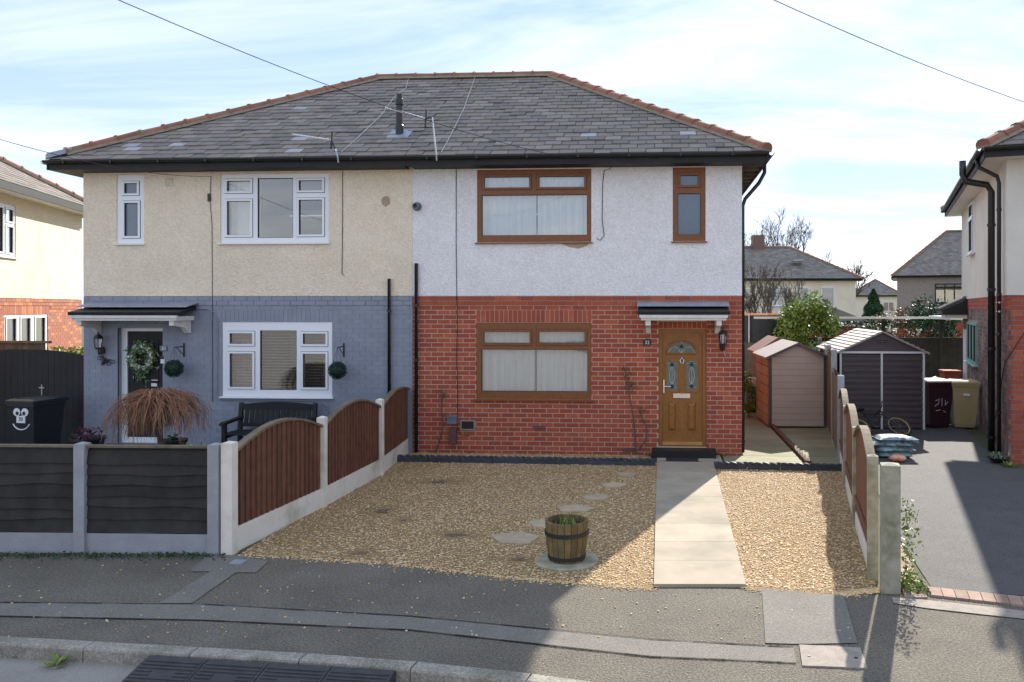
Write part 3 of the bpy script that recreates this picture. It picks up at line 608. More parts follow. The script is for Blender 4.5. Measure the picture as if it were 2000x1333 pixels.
# ---- front door 30
d0, d1, dz0, dz1 = D30
MB().grid(d0, d1, dz0, dz1, [(d0 + .11, d1 - .07, dz0 + .1, dz1 - .065)], .11, .18).build("door_frame", MT['upvc'], h30)
dr = MB().box(d0 + .111, d1 - .071, .135, .17, dz0 + .10, dz1 - .066).build("door", MT['blackpaint'], h30)
for (fa, fb) in ((.14, .44), (.56, .86)):
    for (ga, gb) in ((.08, .42), (.5, .93)):
        W_, H_ = d1 - d0 - .18, dz1 - dz0 - .17; xx = d0 + .11; zz = dz0 + .1
        MB().grid(xx + W_ * fa, xx + W_ * fb, zz + H_ * ga, zz + H_ * gb, [(xx + W_ * fa + .03, xx + W_ * fb - .03, zz + H_ * ga + .03, zz + H_ * gb - .03)], .124, .137).build("panel_moulding", MT['blackpaint'], dr)
q = FP(302, 752, .13); MB().box(q.x - .06, q.x + .05, .12, .14, q.z - .03, q.z + .03).build("letter_plate", MT['white'], dr)
q = FP(308, 743, .12); mb = MB(); mb.tube([(q.x + .02, .13, q.z), (q.x + .02, .09, q.z), (q.x - .10, .09, q.z)], .009, 6); mb.build("handle", MT['chrome'], dr)
MB().box(d0 - .2, d1 + .05, -.28, .10, 0, .115).build("door_step", MT['blackpaint'], h30)
# ---- door canopies
def canopy(house, xa, xb, zt, depth, mat_top, inset):
    """xa..xb at the front edge; zt underside of the tile edge"""
    c = MB().add([(xa + .02, -.02, zt + .17), (xb - .02, -.02, zt + .17), (xb, -depth, zt + .055), (xa, -depth, zt + .055), (xa + .02, -.02, zt + .10), (xb - .02, -.02, zt + .10), (xb, -depth, zt), (xa, -depth, zt)],
                 [(3, 2, 1, 0), (4, 5, 6, 7), (0, 1, 5, 4), (2, 3, 7, 6), (1, 2, 6, 5), (3, 0, 4, 7)]).build("canopy", MT['blackpaint'], house)
    n = int((xb - xa) / .055)
    for i in range(n):                       # corrugated tile edge
        x = xa + (i + .5) * (xb - xa) / n
        mb = MB(); mb.tube([(x, -depth - .012, zt + .03), (x, -.05, zt + .145)], .024, 6); mb.build("roof_roll", MT['blackpaint'], c)
    MB().add([(xa - .02, -.02, zt + .235), (xb + .02, -.02, zt + .235), (xb + .01, -depth * .62, zt + .165), (xa - .01, -depth * .62, zt + .165), (xa - .02, -.02, zt + .215), (xb + .02, -.02, zt + .215), (xb + .01, -depth * .62, zt + .145), (xa - .01, -depth * .62, zt + .145)],
             [(3, 2, 1, 0), (4, 5, 6, 7), (0, 1, 5, 4), (2, 3, 7, 6), (1, 2, 6, 5), (3, 0, 4, 7)]).build("lead_flashing", MT['lead'], c)
    mb = MB(); mb.box(xa + .06, xb - .06, -depth + .03, -.02, zt - .10, zt - .02); mb.box(xa + .035, xb - .035, -depth + .005, -depth + .06, zt - .055, zt - .004); mb.build("fascia", MT['whitepaint'], c)
    for x in (xa + inset, xb - inset - .09):
        MB().prism([(-depth + .06, zt - .10), (-.02, zt - .10), (-.02, zt - .34), (-.10, zt - .34), (-.20, zt - .24), (-depth + .14, zt - .20), (-depth + .06, zt - .19)], x, x + .09, 'x').build("bracket", MT['whitepaint'], c)
a, b = FP(1245, 615, -.55), FP(1426, 615, -.55); canopy(h32, a.x, b.x, a.z, .55, None, .14)
a, b = FP(132, 616, -.62), FP(348, 616, -.62); canopy(h30, a.x, b.x, a.z, .62, None, .12)
# ---- roof
def roof_pts():
    x0, x1 = XL - OV, XR + OV; y0, y1 = -OV, DEP + .25 + OV
    return (x0, y0, EZ), (x1, y0, EZ), (x1, y1, EZ), (x0, y1, EZ), (RIDX0, RIDY, RIDZ), (RIDX1, RIDY, RIDZ)
A_, B_, C_, D_, E_, F_ = [Vector(p) for p in roof_pts()]
def lerpz(p, q, x): t = (x - p.x) / (q.x - p.x); return p.lerp(q, t)
m0, m1, m2 = lerpz(A_, B_, XP), lerpz(E_, F_, XP), lerpz(D_, C_, XP)
dn_ = Vector((0, 0, -.03))
rf30 = MB().add([A_, m0, m1, E_, D_, m2], [(0, 1, 2, 3), (0, 3, 4), (3, 2, 5, 4)]).build("roof", MT['slatebase'], h30)
rf32 = MB().add([m0, B_, F_, m1, C_, m2], [(0, 1, 2, 3), (1, 4, 2), (2, 4, 5, 3)]).build("roof", MT['slatebase'], h32)
sl_ = (E_ - A_); up_len = math.hypot(RIDY + OV, RIDZ - EZ); UPV = Vector((0, RIDY + OV, RIDZ - EZ)).normalized(); NRM = Vector((0, -UPV.z, UPV.y))
GA, SW = .218, .308
rows = int(up_len / GA) + 1
tilt = math.atan2(.012, GA)
def slates(xlo, xhi, roofobj, nind, seed):
    rs = random.Random(seed); full = []; rest = MB(); pale = []
    for r in range(rows):
        s0 = r * GA - .03; s1 = min((r + 1) * GA + .03, up_len); sm = max(0, min(1, (r + .5) * GA / up_len))
        lo = max(xlo, A_.x + (E_.x - A_.x) * sm); hi = min(xhi, B_.x + (F_.x - B_.x) * sm)
        x = A_.x - (SW / 2 if r % 2 else 0) + rs.uniform(-.01, .01)
        while x < hi:
            a, b = max(x, lo), min(x + SW - .006, hi)
            if b - a > .04:
                jit = rs.uniform(-.012, .012); lift = rs.uniform(.022, .036)
                if b - a > SW - .008: full.append((r, (a + b) / 2, s0 + jit, lift))
                else:
                    P = lambda X, S, h: Vector((X, -OV, EZ)) + UPV * S + NRM * h
                    vs = [P(a, s0, lift), P(b, s0, lift), P(b, s1, .004), P(a, s1, .004), P(a, s0, lift - .009), P(b, s0, lift - .009)]
                    rest.add(vs, [(0, 1, 2, 3), (4, 5, 1, 0), (4, 0, 3), (5, 2, 1)])
            x += SW
    full.sort(key=lambda q: q[0]); me = {}
    for i, (r, xc, s0, lift) in enumerate(full):
        pale_ = rs.random() < (.02 if r < rows - 3 else .12)
        key = 'slate_pale' if pale_ else 'slate'
        h = SW / 2 - .006; Ls = GA + .06
        if i < nind:
            if key not in me:
                t = bpy.data.meshes.new("slate"); t.from_pydata([(-h, 0, .0), (h, 0, .0), (h, Ls, -.022), (-h, Ls, -.022), (-h, 0, -.02), (h, 0, -.02)], [], [(0, 1, 2, 3), (4, 5, 1, 0), (4, 0, 3), (5, 2, 1)]); t.materials.append(MT[key]); me[key] = t
            fr = Fr((0, 0, 0), (1, 0, 0), UPV, NRM); e3 = Matrix.Identity(3); e3.col[1] = UPV; e3.col[2] = NRM
            eu = (e3 @ Matrix.Rotation(rs.uniform(-.008, .008), 3, 'Z')).to_euler()
            inst("slate", me[key], Vector((xc, -OV, EZ)) + UPV * s0 + NRM * lift, eu, roofobj)
        else:
            P = lambda X, S, hh_: Vector((X, -OV, EZ)) + UPV * S + NRM * hh_
            (rest if not pale_ else rest).add([P(xc - h, s0, lift), P(xc + h, s0, lift), P(xc + h, s0 + Ls, lift - .022), P(xc - h, s0 + Ls, lift - .022), P(xc - h, s0, lift - .02), P(xc + h, s0, lift - .02)], [(0, 1, 2, 3), (4, 5, 1, 0), (4, 0, 3), (5, 2, 1)])
    rest.build("slating", MT['slate'], roofobj, kind="stuff")
slates(A_.x, XP - .001, rf30, 300, 11); slates(XP + .001, B_.x, rf32, 300, 12)
# side hip slates as geometry rows
def hip_slates(P0, P1, top, roofobj):        # P0->P1 eave, top = ridge end
    rs = random.Random(9); mb = MB(); ex = (P1 - P0).normalized(); mid = top - P0; along = mid.dot(ex); base = P0 + ex * along; uv = (top - base); ul = uv.length; uv.normalize(); nr = ex.cross(uv).normalized()
    if nr.z < 0: nr = -nr
    W_ = (P1 - P0).length
    for r in range(int(ul / GA)):
        f = (r + .5) * GA / ul; lo, hi = along * f, W_ + (along - W_) * f; x = -(SW / 2 if r % 2 else 0)
        while x < hi:
            a, b = max(x, lo), min(x + SW - .006, hi)
            if b - a > .04:
                P = lambda X, S, h: P0 + ex * X + uv * S + nr * h
                mb.add([P(a, r * GA, .018), P(b, r * GA, .018), P(b, r * GA + GA + .05, .004), P(a, r * GA + GA + .05, .004), P(a, r * GA, .008), P(b, r * GA, .008)], [(0, 1, 2, 3), (4, 5, 1, 0), (4, 0, 3), (5, 2, 1)])
            x += SW
    mb.build("slating", MT['slate'], roofobj, kind="stuff")
hip_slates(B_, C_, F_, rf32); hip_slates(D_, A_, E_, rf30)
# ridge and hip tiles, each its own piece
def ridge_mesh(Lt):
    n = 7; prof = [(.135 * math.cos(math.pi * i / (n - 1)), .105 * math.sin(math.pi * i / (n - 1)) - .03) for i in range(n)]
    prof2 = [(.155 * math.cos(math.pi * i / (n - 1)), .125 * math.sin(math.pi * i / (n - 1)) - .03) for i in range(n)]
    vs = []; fs = []
    for x, pr in ((0, prof2), (.045, prof2), (.046, prof), (Lt, prof)):
        vs += [(x, a, b) for a, b in pr]
    for k in range(3): fs += [(k * n + i, k * n + i + 1, (k + 1) * n + i + 1, (k + 1) * n + i) for i in range(n - 1)]
    fs += [list(range(n)), list(range(3 * n, 4 * n))[::-1]]
    me = bpy.data.meshes.new("ridge_tile"); me.from_pydata(vs, [], fs); me.materials.append(MT['ridge']); return me
RM = ridge_mesh(.46)
def run_tiles(p, q, roofobj, split=None, other=None, bed=True):
    d_ = (q - p); n = max(1, round(d_.length / .45)); d_.normalize(); side = d_.cross(UP).normalized(); nz_ = side.cross(d_)
    m_ = Matrix.Identity(3); m_.col[0] = d_; m_.col[1] = -side; m_.col[2] = nz_
    for i in range(n):
        c = p.lerp(q, i / n) + nz_ * .05; ro = other if (split and c.x > split) else roofobj
        jr = m_ @ Matrix.Rotation(random.uniform(-.02, .02), 3, 'Y')
        inst("ridge_tile", RM, c, jr.to_euler(), ro)
    for k, ro in ((0, roofobj), (1, other)):
        if ro is None: continue
        a, b = (p, q) if other is None else ((p, lerpz(p, q, split)) if k == 0 else (lerpz(p, q, split), q))
        MB(Fr(a, d_, side, nz_)).box(0, (b - a).length, -.15, .15, -.02, .028).build("mortar_bed", MT['mortarcap'], ro)
run_tiles(A_ + (E_ - A_) * .05, E_, rf30); run_tiles(B_ + (F_ - B_) * .008, F_, rf32); run_tiles(E_, F_, rf30, XP, rf32)
a = A_ + UP * .04; q = A_ + (E_ - A_) * .055
MB(Fr(a, (E_ - A_), (E_ - A_).cross(UP), UP)).box(0, .42, -.12, .12, -.02, .07).build("hip_end_cap", MT['lead'], rf30)
# gutters, fascias, soffits
def gutter(house, p, q, outv):
    d_ = (q - p).normalized(); n = 8; prof = [(.058 * math.cos(math.pi + math.pi * i / n), .058 * math.sin(math.pi + math.pi * i / n)) for i in range(n + 1)]
    prof += [(a * .88, b * .88) for a, b in prof[::-1]]
    g_ = MB(Fr(p + outv * .05 - UP * .02, d_, outv)).prism(prof, 0, (q - p).length, 'x').build("gutter", MT['black'], house, smooth=False)
    MB(Fr(p - outv * .012 - UP * .03, d_, outv)).box(0, (q - p).length, -.025, .0, -.15, .02).build("fascia", MT['blackpaint'], house)
    return g_
OUT = Vector((0, -1, 0))
for house, xa_, xb_ in ((h30, A_.x, XP - .003), (h32, XP + .003, B_.x)):
    g_ = gutter(house, Vector((xa_, -OV, EZ)), Vector((xb_, -OV, EZ)), OUT)
    MB().box(xa_ + .05, xb_ - .05, -OV + .04, -.018, EZ - .18, EZ - .165).build("soffit", MT['blackpaint'], house)
    n = int((xb_ - xa_) / .9)
    for i in range(n): MB().box(xa_ + .4 + i * .9, xa_ + .43 + i * .9, -OV - .115, -OV - .0, EZ - .085, EZ - .012).build("gutter_bracket", MT['black'], g_)
gs = gutter(h32, Vector((B_.x, -OV, EZ)), Vector((B_.x, DEP + .6, EZ)), Vector((1, 0, 0)))
gutter(h30, Vector((A_.x, DEP + .6, EZ)), Vector((A_.x, -OV, EZ)), Vector((-1, 0, 0)))
for i in range(14): MB().box(XR + .015, XR + OV - .04, .1 + i * .45, .15 + i * .45, EZ - .17, EZ - .06).build("rafter_foot", MT['oldwood'], h32)
MB().box(A_.x + .05, XL - .016, -.018, DEP, EZ - .18, EZ - .165).build("soffit", MT['blackpaint'], h30)
# downpipes
def pipe(name, parent, pts, r, mat, n=10, collars=()):
    mb = MB(); mb.tube(pts, r, n); o = mb.build(name, mat, parent, smooth=True)
    for z in collars:
        p = Vector(pts[-1]); c = MB(); c.lathe([(r * 1.25, z), (r * 1.25, z + .05)], (p.x, p.y, 0), n); c.build("pipe_collar", mat, o)
    return o
pipe("downpipe", h32, [(XR + OV + .05, .5, EZ - .06), (XR + OV + .05, .5, EZ - .22), (XR + OV - .06, .46, EZ - .42), (XR + .10, .40, EZ - .72), (XR + .055, .38, EZ - .85), (XR + .055, .38, .02)], .036, MT['black'], collars=(.2, 2.0, 3.6))
q = FP(813, 515, -.06); pipe("downpipe", h32, [(q.x, 0.05, q.z - .02), (q.x, -.06, q.z), (q.x, -.06, .03)], .034, MT['black'], collars=(.5, 1.7, 2.7))
q = FP(760, 545, -.06); pipe("downpipe", h30, [(q.x, 0.05, q.z - .02), (q.x, -.06, q.z), (q.x, -.06, .03)], .030, MT['black'], collars=(1.1, 2.6))
# soil vent through the roof, with lead slate
c = PP(777, 268, A_, NRM); MB(Fr(c, (1, 0, 0), UPV, NRM)).box(-.2, .22, -.1, .35, .018, .028).build("vent_flashing", MT['lead'], rf30)
mb = MB(); mb.lathe([(.075, -.1), (.075, .22), (.066, .24), (.066, .60), (.08, .62), (.08, .72), (.06, .74), (.06, .82)], c + Vector((0, .1, .02)), 14); mb.build("vent_pipe", MT['greybox'] if False else MT['black'], rf30, smooth=False)
# ---- wall fittings
def cable(pts, r, name, parent, mat=None):
    mb = MB(); mb.tube(pts, r, 5); return mb.build(name, mat or MT['cable'], parent)
cable([FP(891, 320, -.025), FP(891, 480, -.025), FP(893, 640, -.02), FP(892, 700, -.02), FP(894, 780, -.02), FP(893, 835, -.02), FP(900, 850, -.02), FP(918, 851, -.02)], .006, "cable", h32)
cable([FP(1196, 318, -.025), FP(1192, 330, -.03), FP(1180, 334, -.03), FP(1177, 360, -.025), FP(1176, 430, -.025), FP(1180, 460, -.025), FP(1172, 470, -.025), FP(1166, 466, -.025)], .006, "cable", h32)
cable([FP(669, 322, -.025), FP(669, 430, -.025), FP(668, 535, -.025), FP(672, 538, -.025)], .006, "cable", h30)
cable([FP(412, 345, -.03), FP(411, 365, -.03), FP(410, 390, -.025), FP(414, 440, -.025), FP(415, 600, -.02), FP(415, 785, -.02)], .005, "cable", h30)
MB().box(*[FP(408, 390, 0).x, FP(413, 390, 0).x], -.05, -.01, FP(410, 394, 0).z, FP(410, 379, 0).z).build("cable_joint", MT['black'], h30)
cable([FP(348, 604, -.02), FP(405, 604, -.02), FP(418, 610, -.02), FP(425, 625, -.02), FP(424, 770, -.02), FP(432, 782, -.02), FP(620, 784, -.02), FP(640, 795, -.02), FP(648, 830, -.02)], .009, "conduit", h30, MT['greybrick'])
q = FP(332, 357); MB().grid(q.x - .075, q.x + .075, q.z - .075, q.z + .075, [(q.x - .05, q.x - .005, q.z - .05, q.z + .05), (q.x + .005, q.x + .05, q.z - .05, q.z + .05)], -.03, -.005).build("air_vent", MT['postcream'], h30)
q = FP(815, 404, -.02); mb = MB(Fr((q.x, -.016, q.z), (1, 0, 0), (0, 0, 1), (0, -1, 0))); mb.lathe([(.085, 0), (.085, .02), (.055, .022), (.055, .14), (.04, .14), (.04, .05)], (0, 0, 0), 16); mb.build("flue_outlet", MT['greybox'], h32)
q = FP(1112, 319, -.05); mb = MB(); mb.lathe([(.03, -.03), (.035, .0), (.035, .04), (.02, .05)], (q.x, -.07, q.z), 10); mb.box(q.x - .02, q.x + .02, -.07, -.01, q.z + .03, q.z + .05); mb.build("security_camera", MT['white'], h32)
for px, py in ((1053, 836), (1228, 879)):    # terracotta air bricks with holes
    q = FP(px, py); MB().grid(q.x - .115, q.x + .115, q.z - .036, q.z + .036, [(q.x - .1 + i * .034, q.x - .084 + i * .034, q.z - .025 + j * .026, q.z - .008 + j * .026) for i in range(6) for j in range(2)], -.011, .0).build("air_brick", MT['meter'], h32)
q = rectF(876, 811, 894.5, 827); mb = MB(); mb.box(q[0], q[1], -.11, -.007, q[2], q[3]); mb.box(q[0] - .008, q[1] + .008, -.125, -.05, q[3] - .03, q[3] + .008); mb.build("meter_box", MT['greybox'], h32)
q = rectF(879, 836, 893, 865); MB().box(q[0], q[1], -.09, -.007, q[2], q[3]).build("cable_cover", MT['meter'], h32)
q = rectF(900, 821, 928, 840); mb = MB(); mb.grid(*q, [(q[0] + .02, q[1] - .02, q[2] + .02, q[3] - .02)], -.03, -.006); mb.build("flue_frame", MT['mortar2'], h32); MB().box(q[0] + .021, q[1] - .021, -.02, .0, q[2] + .021, q[3] - .021).build("vent_grille", MT['black'], h32)
# house numbers
q = FP(1264, 669); mb = MB(); mb.prism([(q.x - .075, q.z - .055), (q.x + .075, q.z - .055), (q.x + .075, q.z + .03)] + [(q.x + .075 * math.cos(t * math.pi / 8), q.z + .03 + .035 * math.sin(t * math.pi / 8)) for t in range(1, 8)] + [(q.x - .075, q.z + .03)], -.02, -.007)
pl = mb.build("number_plaque", MT['black'], h32); text_mesh("32", .09, Fr((q.x, -.022, q.z - .005)), MT['white'], "house_number", pl)
q = FP(321, 681); pl = MB().box(q.x - .075, q.x + .065, -.02, -.006, q.z - .05, q.z + .05).build("number_plaque", MT['greybox'], h30); text_mesh("30", .09, Fr((q.x - .004, -.022, q.z)), MT['white'], "house_number", pl)
q = FP(319, 703); ks_ = MB().box(q.x - .035, q.x + .035, -.03, -.006, q.z - .07, q.z + .07).build("doorbell", MT['white'], h30); MB().box(q.x - .035, q.x + .035, -.034, -.03, q.z + .012, q.z + .071).build("doorbell_panel", MT['black'], ks_)
# lanterns
def lantern(house, p, s=1.0):
    x, y, z = p.x, -.14, p.z
    l_ = MB().lathe([(.035 * s, -.10), (.055 * s, -.08), (.055 * s, -.07)], (x, y, z), 6).build("lantern", MT['black'], house)
    mb = MB(); mb.lathe([(.075 * s, .10), (.08 * s, .115), (.05 * s, .165), (.015 * s, .18), (.012 * s, .22), (.002, .23)], (x, y, z), 6); mb.build("lantern_cap", MT['black'], l_)
    mb = MB()
    for k in range(6):
        a = k * math.pi / 3; mb.tube([(x + .055 * s * math.cos(a), y + .055 * s * math.sin(a), z - .075), (x + .074 * s * math.cos(a), y + .074 * s * math.sin(a), z + .105)], .006, 4)
    mb.build("lantern_bars", MT['black'], l_); MB().lathe([(.048 * s, -.07), (.066 * s, .10)], (x, y, z), 6).build("lantern_glass", MT['glass'], l_)
    MB().lathe([(.014, -.07), (.018, .0), (.012, .05)], (x, y, z), 8).build("bulb", MT['white'], l_)
    mb = MB(); mb.tube([(x, y, z - .10), (x, y, z - .16), (x, y + .04, z - .20), (x, y + .09, z - .17), (x, -.012, z - .13)], .012, 6); mb.lathe([(.045, -.19), (.05, -.12), (.03, -.06)], (x, -.03, z), 10); mb.build("lantern_arm", MT['black'], l_)
lantern(h32, FP(1412, 664, -.14)); lantern(h30, FP(192, 672, -.14), 1.1)
cable([FP(1412, 682, -.03), FP(1415, 690, -.03), FP(1417, 697, -.03)], .006, "loose_wire", h32, MT['palecable'])
# aerials
def aerial(parent, foot, elbow, boom0, boom1, nm):
    t = thing("tv_aerial", nm, "aerial", foot, "television aerials on the gutter")
    mb = MB(); mb.tube([foot, foot + Vector((0, -.03, .1)), elbow], .014, 6); mb.build("mast", MT['metal'], t)
    mb = MB(); mb.tube([boom0, boom1], .015, 5); mb.build("boom", MT['white'], t); d_ = (boom1 - boom0); nv = d_.cross(UP).normalized()
    for k in range(11):
        p = boom0.lerp(boom1, k / 10.5); MB().tube([p - nv * .09 - UP * .0, p + nv * .09], .005, 4).build("element", MT['metal'], t)
    p = boom1; mb = MB(); mb.tube([p - UP * .16 + nv * .05, p - UP * .05 + nv * .01, p + UP * .02, p + UP * .15 - nv * .04], .02, 6); mb.tube([p, elbow], .012, 5); mb.build("reflector", MT['black'], t)
aerial(None, PD(853, 314, 13.9), PD(844, 230, 14.1), PD(752, 210, 14.0), PD(832, 232, 14.05), "tv aerial on tall bent mast above the white roughcast wall")
aerial(None, PD(661, 318, 14.3), PD(655, 292, 14.35), PD(572, 263, 14.3), PD(648, 274, 14.35), "low tv aerial clamped at the gutter over the cream wall")
def roofp(px, py, h=.035): return PP(px, py, A_ + NRM * h, NRM)
cable([roofp(666, 298), roofp(700, 268), roofp(745, 225), roofp(770, 190), roofp(793, 172), roofp(799, 150)], .008, "aerial_lead", rf30, MT['palecable'])
cable([roofp(862, 298), roofp(880, 265), roofp(905, 215), roofp(930, 146)], .008, "aerial_lead", rf32, MT['palecable'])
# overhead lines
def overhead(nm, pts):
    n = 24; P = []
    for a, b in zip(pts, pts[1:]):
        P += [a.lerp(b, t / n) - UP * (.25 * (4 * (t / n) * (1 - t / n))) for t in range(n)]
    mb = MB(); mb.tube(P + [pts[-1]], .0042, 5); solo(mb, "overhead_line", MT['cable'], nm, "cable", "overhead telephone lines")
overhead("overhead line crossing the roof and ending at the white wall", [PD(60, -75, 6.2), FP(1190, 322, -.06)])
overhead("overhead line from the street to the cream wall", [PD(-500, 100, 6), FP(411, 345, -.06)])
overhead("overhead line high above the neighbouring driveway", [PD(1350, -75, 7), PD(2350, 290, 14)])
# ================================================================== vegetation helpers
def leaves(mb, pts, size, rs, aspect=1.6):
    for p in pts:
        a = Vector((rs.gauss(0, 1), rs.gauss(0, 1), rs.gauss(0, 1))).normalized(); b = a.orthogonal().normalized(); b = (Matrix.Rotation(rs.uniform(0, 6.28), 3, a) @ b); c = a.cross(b)
        s = size * rs.uniform(.6, 1.3); mb.add([p - b * s * aspect, p + c * s * .55 - b * s * .1, p + b * s * aspect, p - c * s * .55 - b * s * .1], [(0, 1, 2, 3)])
def blob_pts(c, rx, ry, rz, n, rs, clumps=26, shell=.55):
    C = []
    for _ in range(clumps):
        while True:
            v = Vector((rs.uniform(-1, 1), rs.uniform(-1, 1), rs.uniform(-1, 1)))
            if v.length < 1 and v.length > shell: break
        C.append((v, rs.uniform(.16, .34)))
    out = []
    for _ in range(n):
        v, q = rs.choice(C); o = Vector((rs.gauss(0, 1), rs.gauss(0, 1), rs.gauss(0, 1))) * q * .55; t = v * .86 + o
        if t.length > 1.08: t = t.normalized() * rs.uniform(.9, 1.08)
        out.append(Vector((c[0] + t.x * rx, c[1] + t.y * ry, c[2] + t.z * rz)))
    return out
def branch_tree(mb, p, d, ln, r, depth, rs, spread=.5, up=.12, segs=3, minr=.004):
    pts = [p]; q = p.copy(); dd = d.copy()
    for i in range(segs):
        dd = (dd + Vector((rs.gauss(0, .12), rs.gauss(0, .12), rs.gauss(0, .06) + up * .3))).normalized(); q = q + dd * (ln / segs); pts.append(q.copy())
    mb.tube(pts, [max(minr, r * (1 - .45 * i / segs)) for i in range(segs + 1)], 5 if depth > 1 else 3, caps=False)
    if depth == 0: return
    for k in range(rs.choice((2, 3, 3))):
        t = rs.uniform(.45, 1.0); b = pts[min(segs, max(1, int(t * segs + .5)))]
        nd = (dd + Vector((rs.gauss(0, spread), rs.gauss(0, spread), rs.gauss(0, spread * .5) + up))).normalized()
        branch_tree(mb, b, nd, ln * rs.uniform(.55, .8), max(minr, r * .55), depth - 1, rs, spread, up, segs, minr)
def bare_tree(label, base, height, depth, seed, spread=.42, group=None, trunk_r=None, trunk=.3, minr=.008, name="bare_tree"):
    rs = random.Random(seed); t = thing(name, label, "tree", base, group); r = trunk_r or height * .022
    mb = MB(); top = Vector(base) + UP * height * trunk; mb.tube([Vector(base) - UP * .1, Vector(base) + UP * height * trunk * .5, top], [r * 1.2, r, r * .85], 8); mb.build("trunk", MT['bark'], t)
    mb = MB()
    for k in range(5): 
        a = k * 1.257 + rs.uniform(-.4, .4); branch_tree(mb, top - UP * rs.uniform(0, height * .06), Vector((math.cos(a) * spread * 1.2, math.sin(a) * spread * 1.2, 1)).normalized(), height * .30, r * .6, depth, rs, spread, .16, 3, minr)
    mb.build("crown", MT['bark'], t); return t
def bush(label, base, rx, ry, h, n, size, mat, seed, cat="bush", name="bush", trunkr=.05, group=None, cone=False):
    rs = random.Random(seed); t = thing(name, label, cat, base, group); b = Vector(base)
    mb = MB(); mb.tube([b - UP * .05, b + UP * h * .5], [trunkr, trunkr * .6], 6); mb.build("trunk", MT['bark'], t)
    mb = MB()
    if cone:
        pts = []
        for _ in range(n):
            z = rs.random() ** 1.3; rad = (1 - z) ** .8 * (.55 + .45 * math.sqrt(rs.random())) * (1 + .15 * math.sin(z * 30)); a = rs.uniform(0, 6.28); pts.append(b + Vector((math.cos(a) * rx * rad, math.sin(a) * ry * rad, h * (.04 + .96 * z))))
    else: pts = blob_pts(b + UP * h * .52, rx, ry, h * .5, n, rs)
    leaves(mb, pts, size, rs); mb.build("crown", MT[mat], t); return t
def tuft(label, p, mat, n=26, h=.16, r=.12, seed=1, cat="plant", name="weed", group=None):
    rs = random.Random(seed); mb = MB()
    for _ in range(n):
        a = rs.uniform(0, 6.28); q = Vector(p) + Vector((math.cos(a), math.sin(a), 0)) * r * .35 * rs.random(); t = Vector((math.cos(a), math.sin(a), rs.uniform(.5, 1.6))).normalized(); L_ = h * rs.uniform(.5, 1.1); s_ = t.cross(UP).normalized() * L_ * .11
        mb.add([q, q + t * L_ * .5 + s_, q + t * L_ - UP * L_ * .12, q + t * L_ * .5 - s_], [(0, 1, 2, 3)])
    return solo(mb, name, MT[mat], label, cat, group)
# ================================================================== FENCES
def arch_panel(fr, L_, z0, zlow, zarch, parent, slat=.105, mat='brownfence'):
    """closeboard panel with arched top along local x, boards each a mesh"""
    p = MB(fr).box(0, L_, .012, .03, z0 + .15, z0 + .2).build("panel", MT[mat], parent)
    n = round(L_ / slat)
    top = lambda x: zlow + (zarch - zlow) * math.sin(math.pi * (.04 + .92 * x / L_)) 
    for i in range(n):
        a, b = i * L_ / n, (i + 1.25) * L_ / n; b = min(b, L_)
        MB(fr).add([(a, -.03, z0), (b, -.004, z0), (b, -.004, top(b) - .02), (a, -.03, top(a) - .02), (a, .004, z0), (b, .01, z0), (b, .01, top(b) - .02), (a, .004, top(a) - .02)], [(0, 1, 2, 3), (7, 6, 5, 4), (0, 3, 7, 4), (1, 5, 6, 2), (3, 2, 6, 7), (0, 4, 5, 1)]).build("board", MT[mat], p)
    for k in range(12):
        a, b = k * L_ / 12, (k + 1) * L_ / 12; za, zb = top(a), top(b)
        MB(fr).add([(a, -.045, za - .02), (b, -.045, zb - .02), (b, -.045, zb + .012), (a, -.045, za + .012), (a, .045, za - .02), (b, .045, zb - .02), (b, .045, zb + .012), (a, .045, za + .012)], [(0, 1, 2, 3), (7, 6, 5, 4), (3, 2, 6, 7), (0, 4, 5, 1), (0, 3, 7, 4), (1, 5, 6, 2)]).build("capping", MT['oldwood'], p)
def cpost(fr, w_, z, parent, mat, cap=True):
    o = MB(fr).prism([(-w_ / 2, -w_ / 2), (w_ / 2, -w_ / 2), (w_ / 2, w_ / 2), (-w_ / 2, w_ / 2)], -.1, z, 'z').build("post", MT[mat], parent)
    MB(fr).add([(-w_ / 2, -w_ / 2, z + .0005), (w_ / 2, -w_ / 2, z + .0005), (w_ / 2, w_ / 2, z + .0005), (-w_ / 2, w_ / 2, z + .0005), (0, 0, z + .022)], [(0, 1, 4), (1, 2, 4), (2, 3, 4), (3, 0, 4)]).build("post_cap", MT[mat], o)
fb = thing("boundary_fence", "brown arched closeboard fence with cream concrete posts beside the gravel", "fence", G(620, 992))
P0, P3 = Vector((*G(448, 1082).xy, 0)), Vector((*G(806, 876).xy, 0)); dF = (P3 - P0).normalized()
p2, p3 = Vector((*G(629, 992).xy, 0)), Vector((*G(742, 929).xy, 0))
nF = Vector((dF.y, -dF.x, 0))                # towards the gravel (right)
stops = [P0, p2, p3, P3]
for i, q in enumerate(stops[:3]): cpost(Fr(q, dF, -nF), .125 if i == 0 else .105, 1.215, fb, 'postcream')
for i, (a, b) in enumerate(zip(stops, stops[1:])):
    dd_ = (b - a).normalized(); L_ = (b - a).length - .1; fr = Fr(a + dd_ * .05, dd_, (-dd_.y, dd_.x, 0))
    MB(fr).box(0, L_, -.025, .025, -.05, .27).build("gravel_board", MT['postcream'], fb)
    arch_panel(fr, L_, .275, 1.08, 1.32 if i < 2 else 1.27, fb)
ff = thing("front_fence", "black waney lap fence with grey concrete posts along the pavement", "fence", G(290, 1080))
fx = [G(421, 1083), G(161, 1080), G(-110, 1077), G(-380, 1075)]; fx = [Vector((*p.xy, 0)) for p in fx]
for q in fx: cpost(Fr(q, (fx[0] - fx[1]), None), .12, 1.2, ff, 'postgrey')
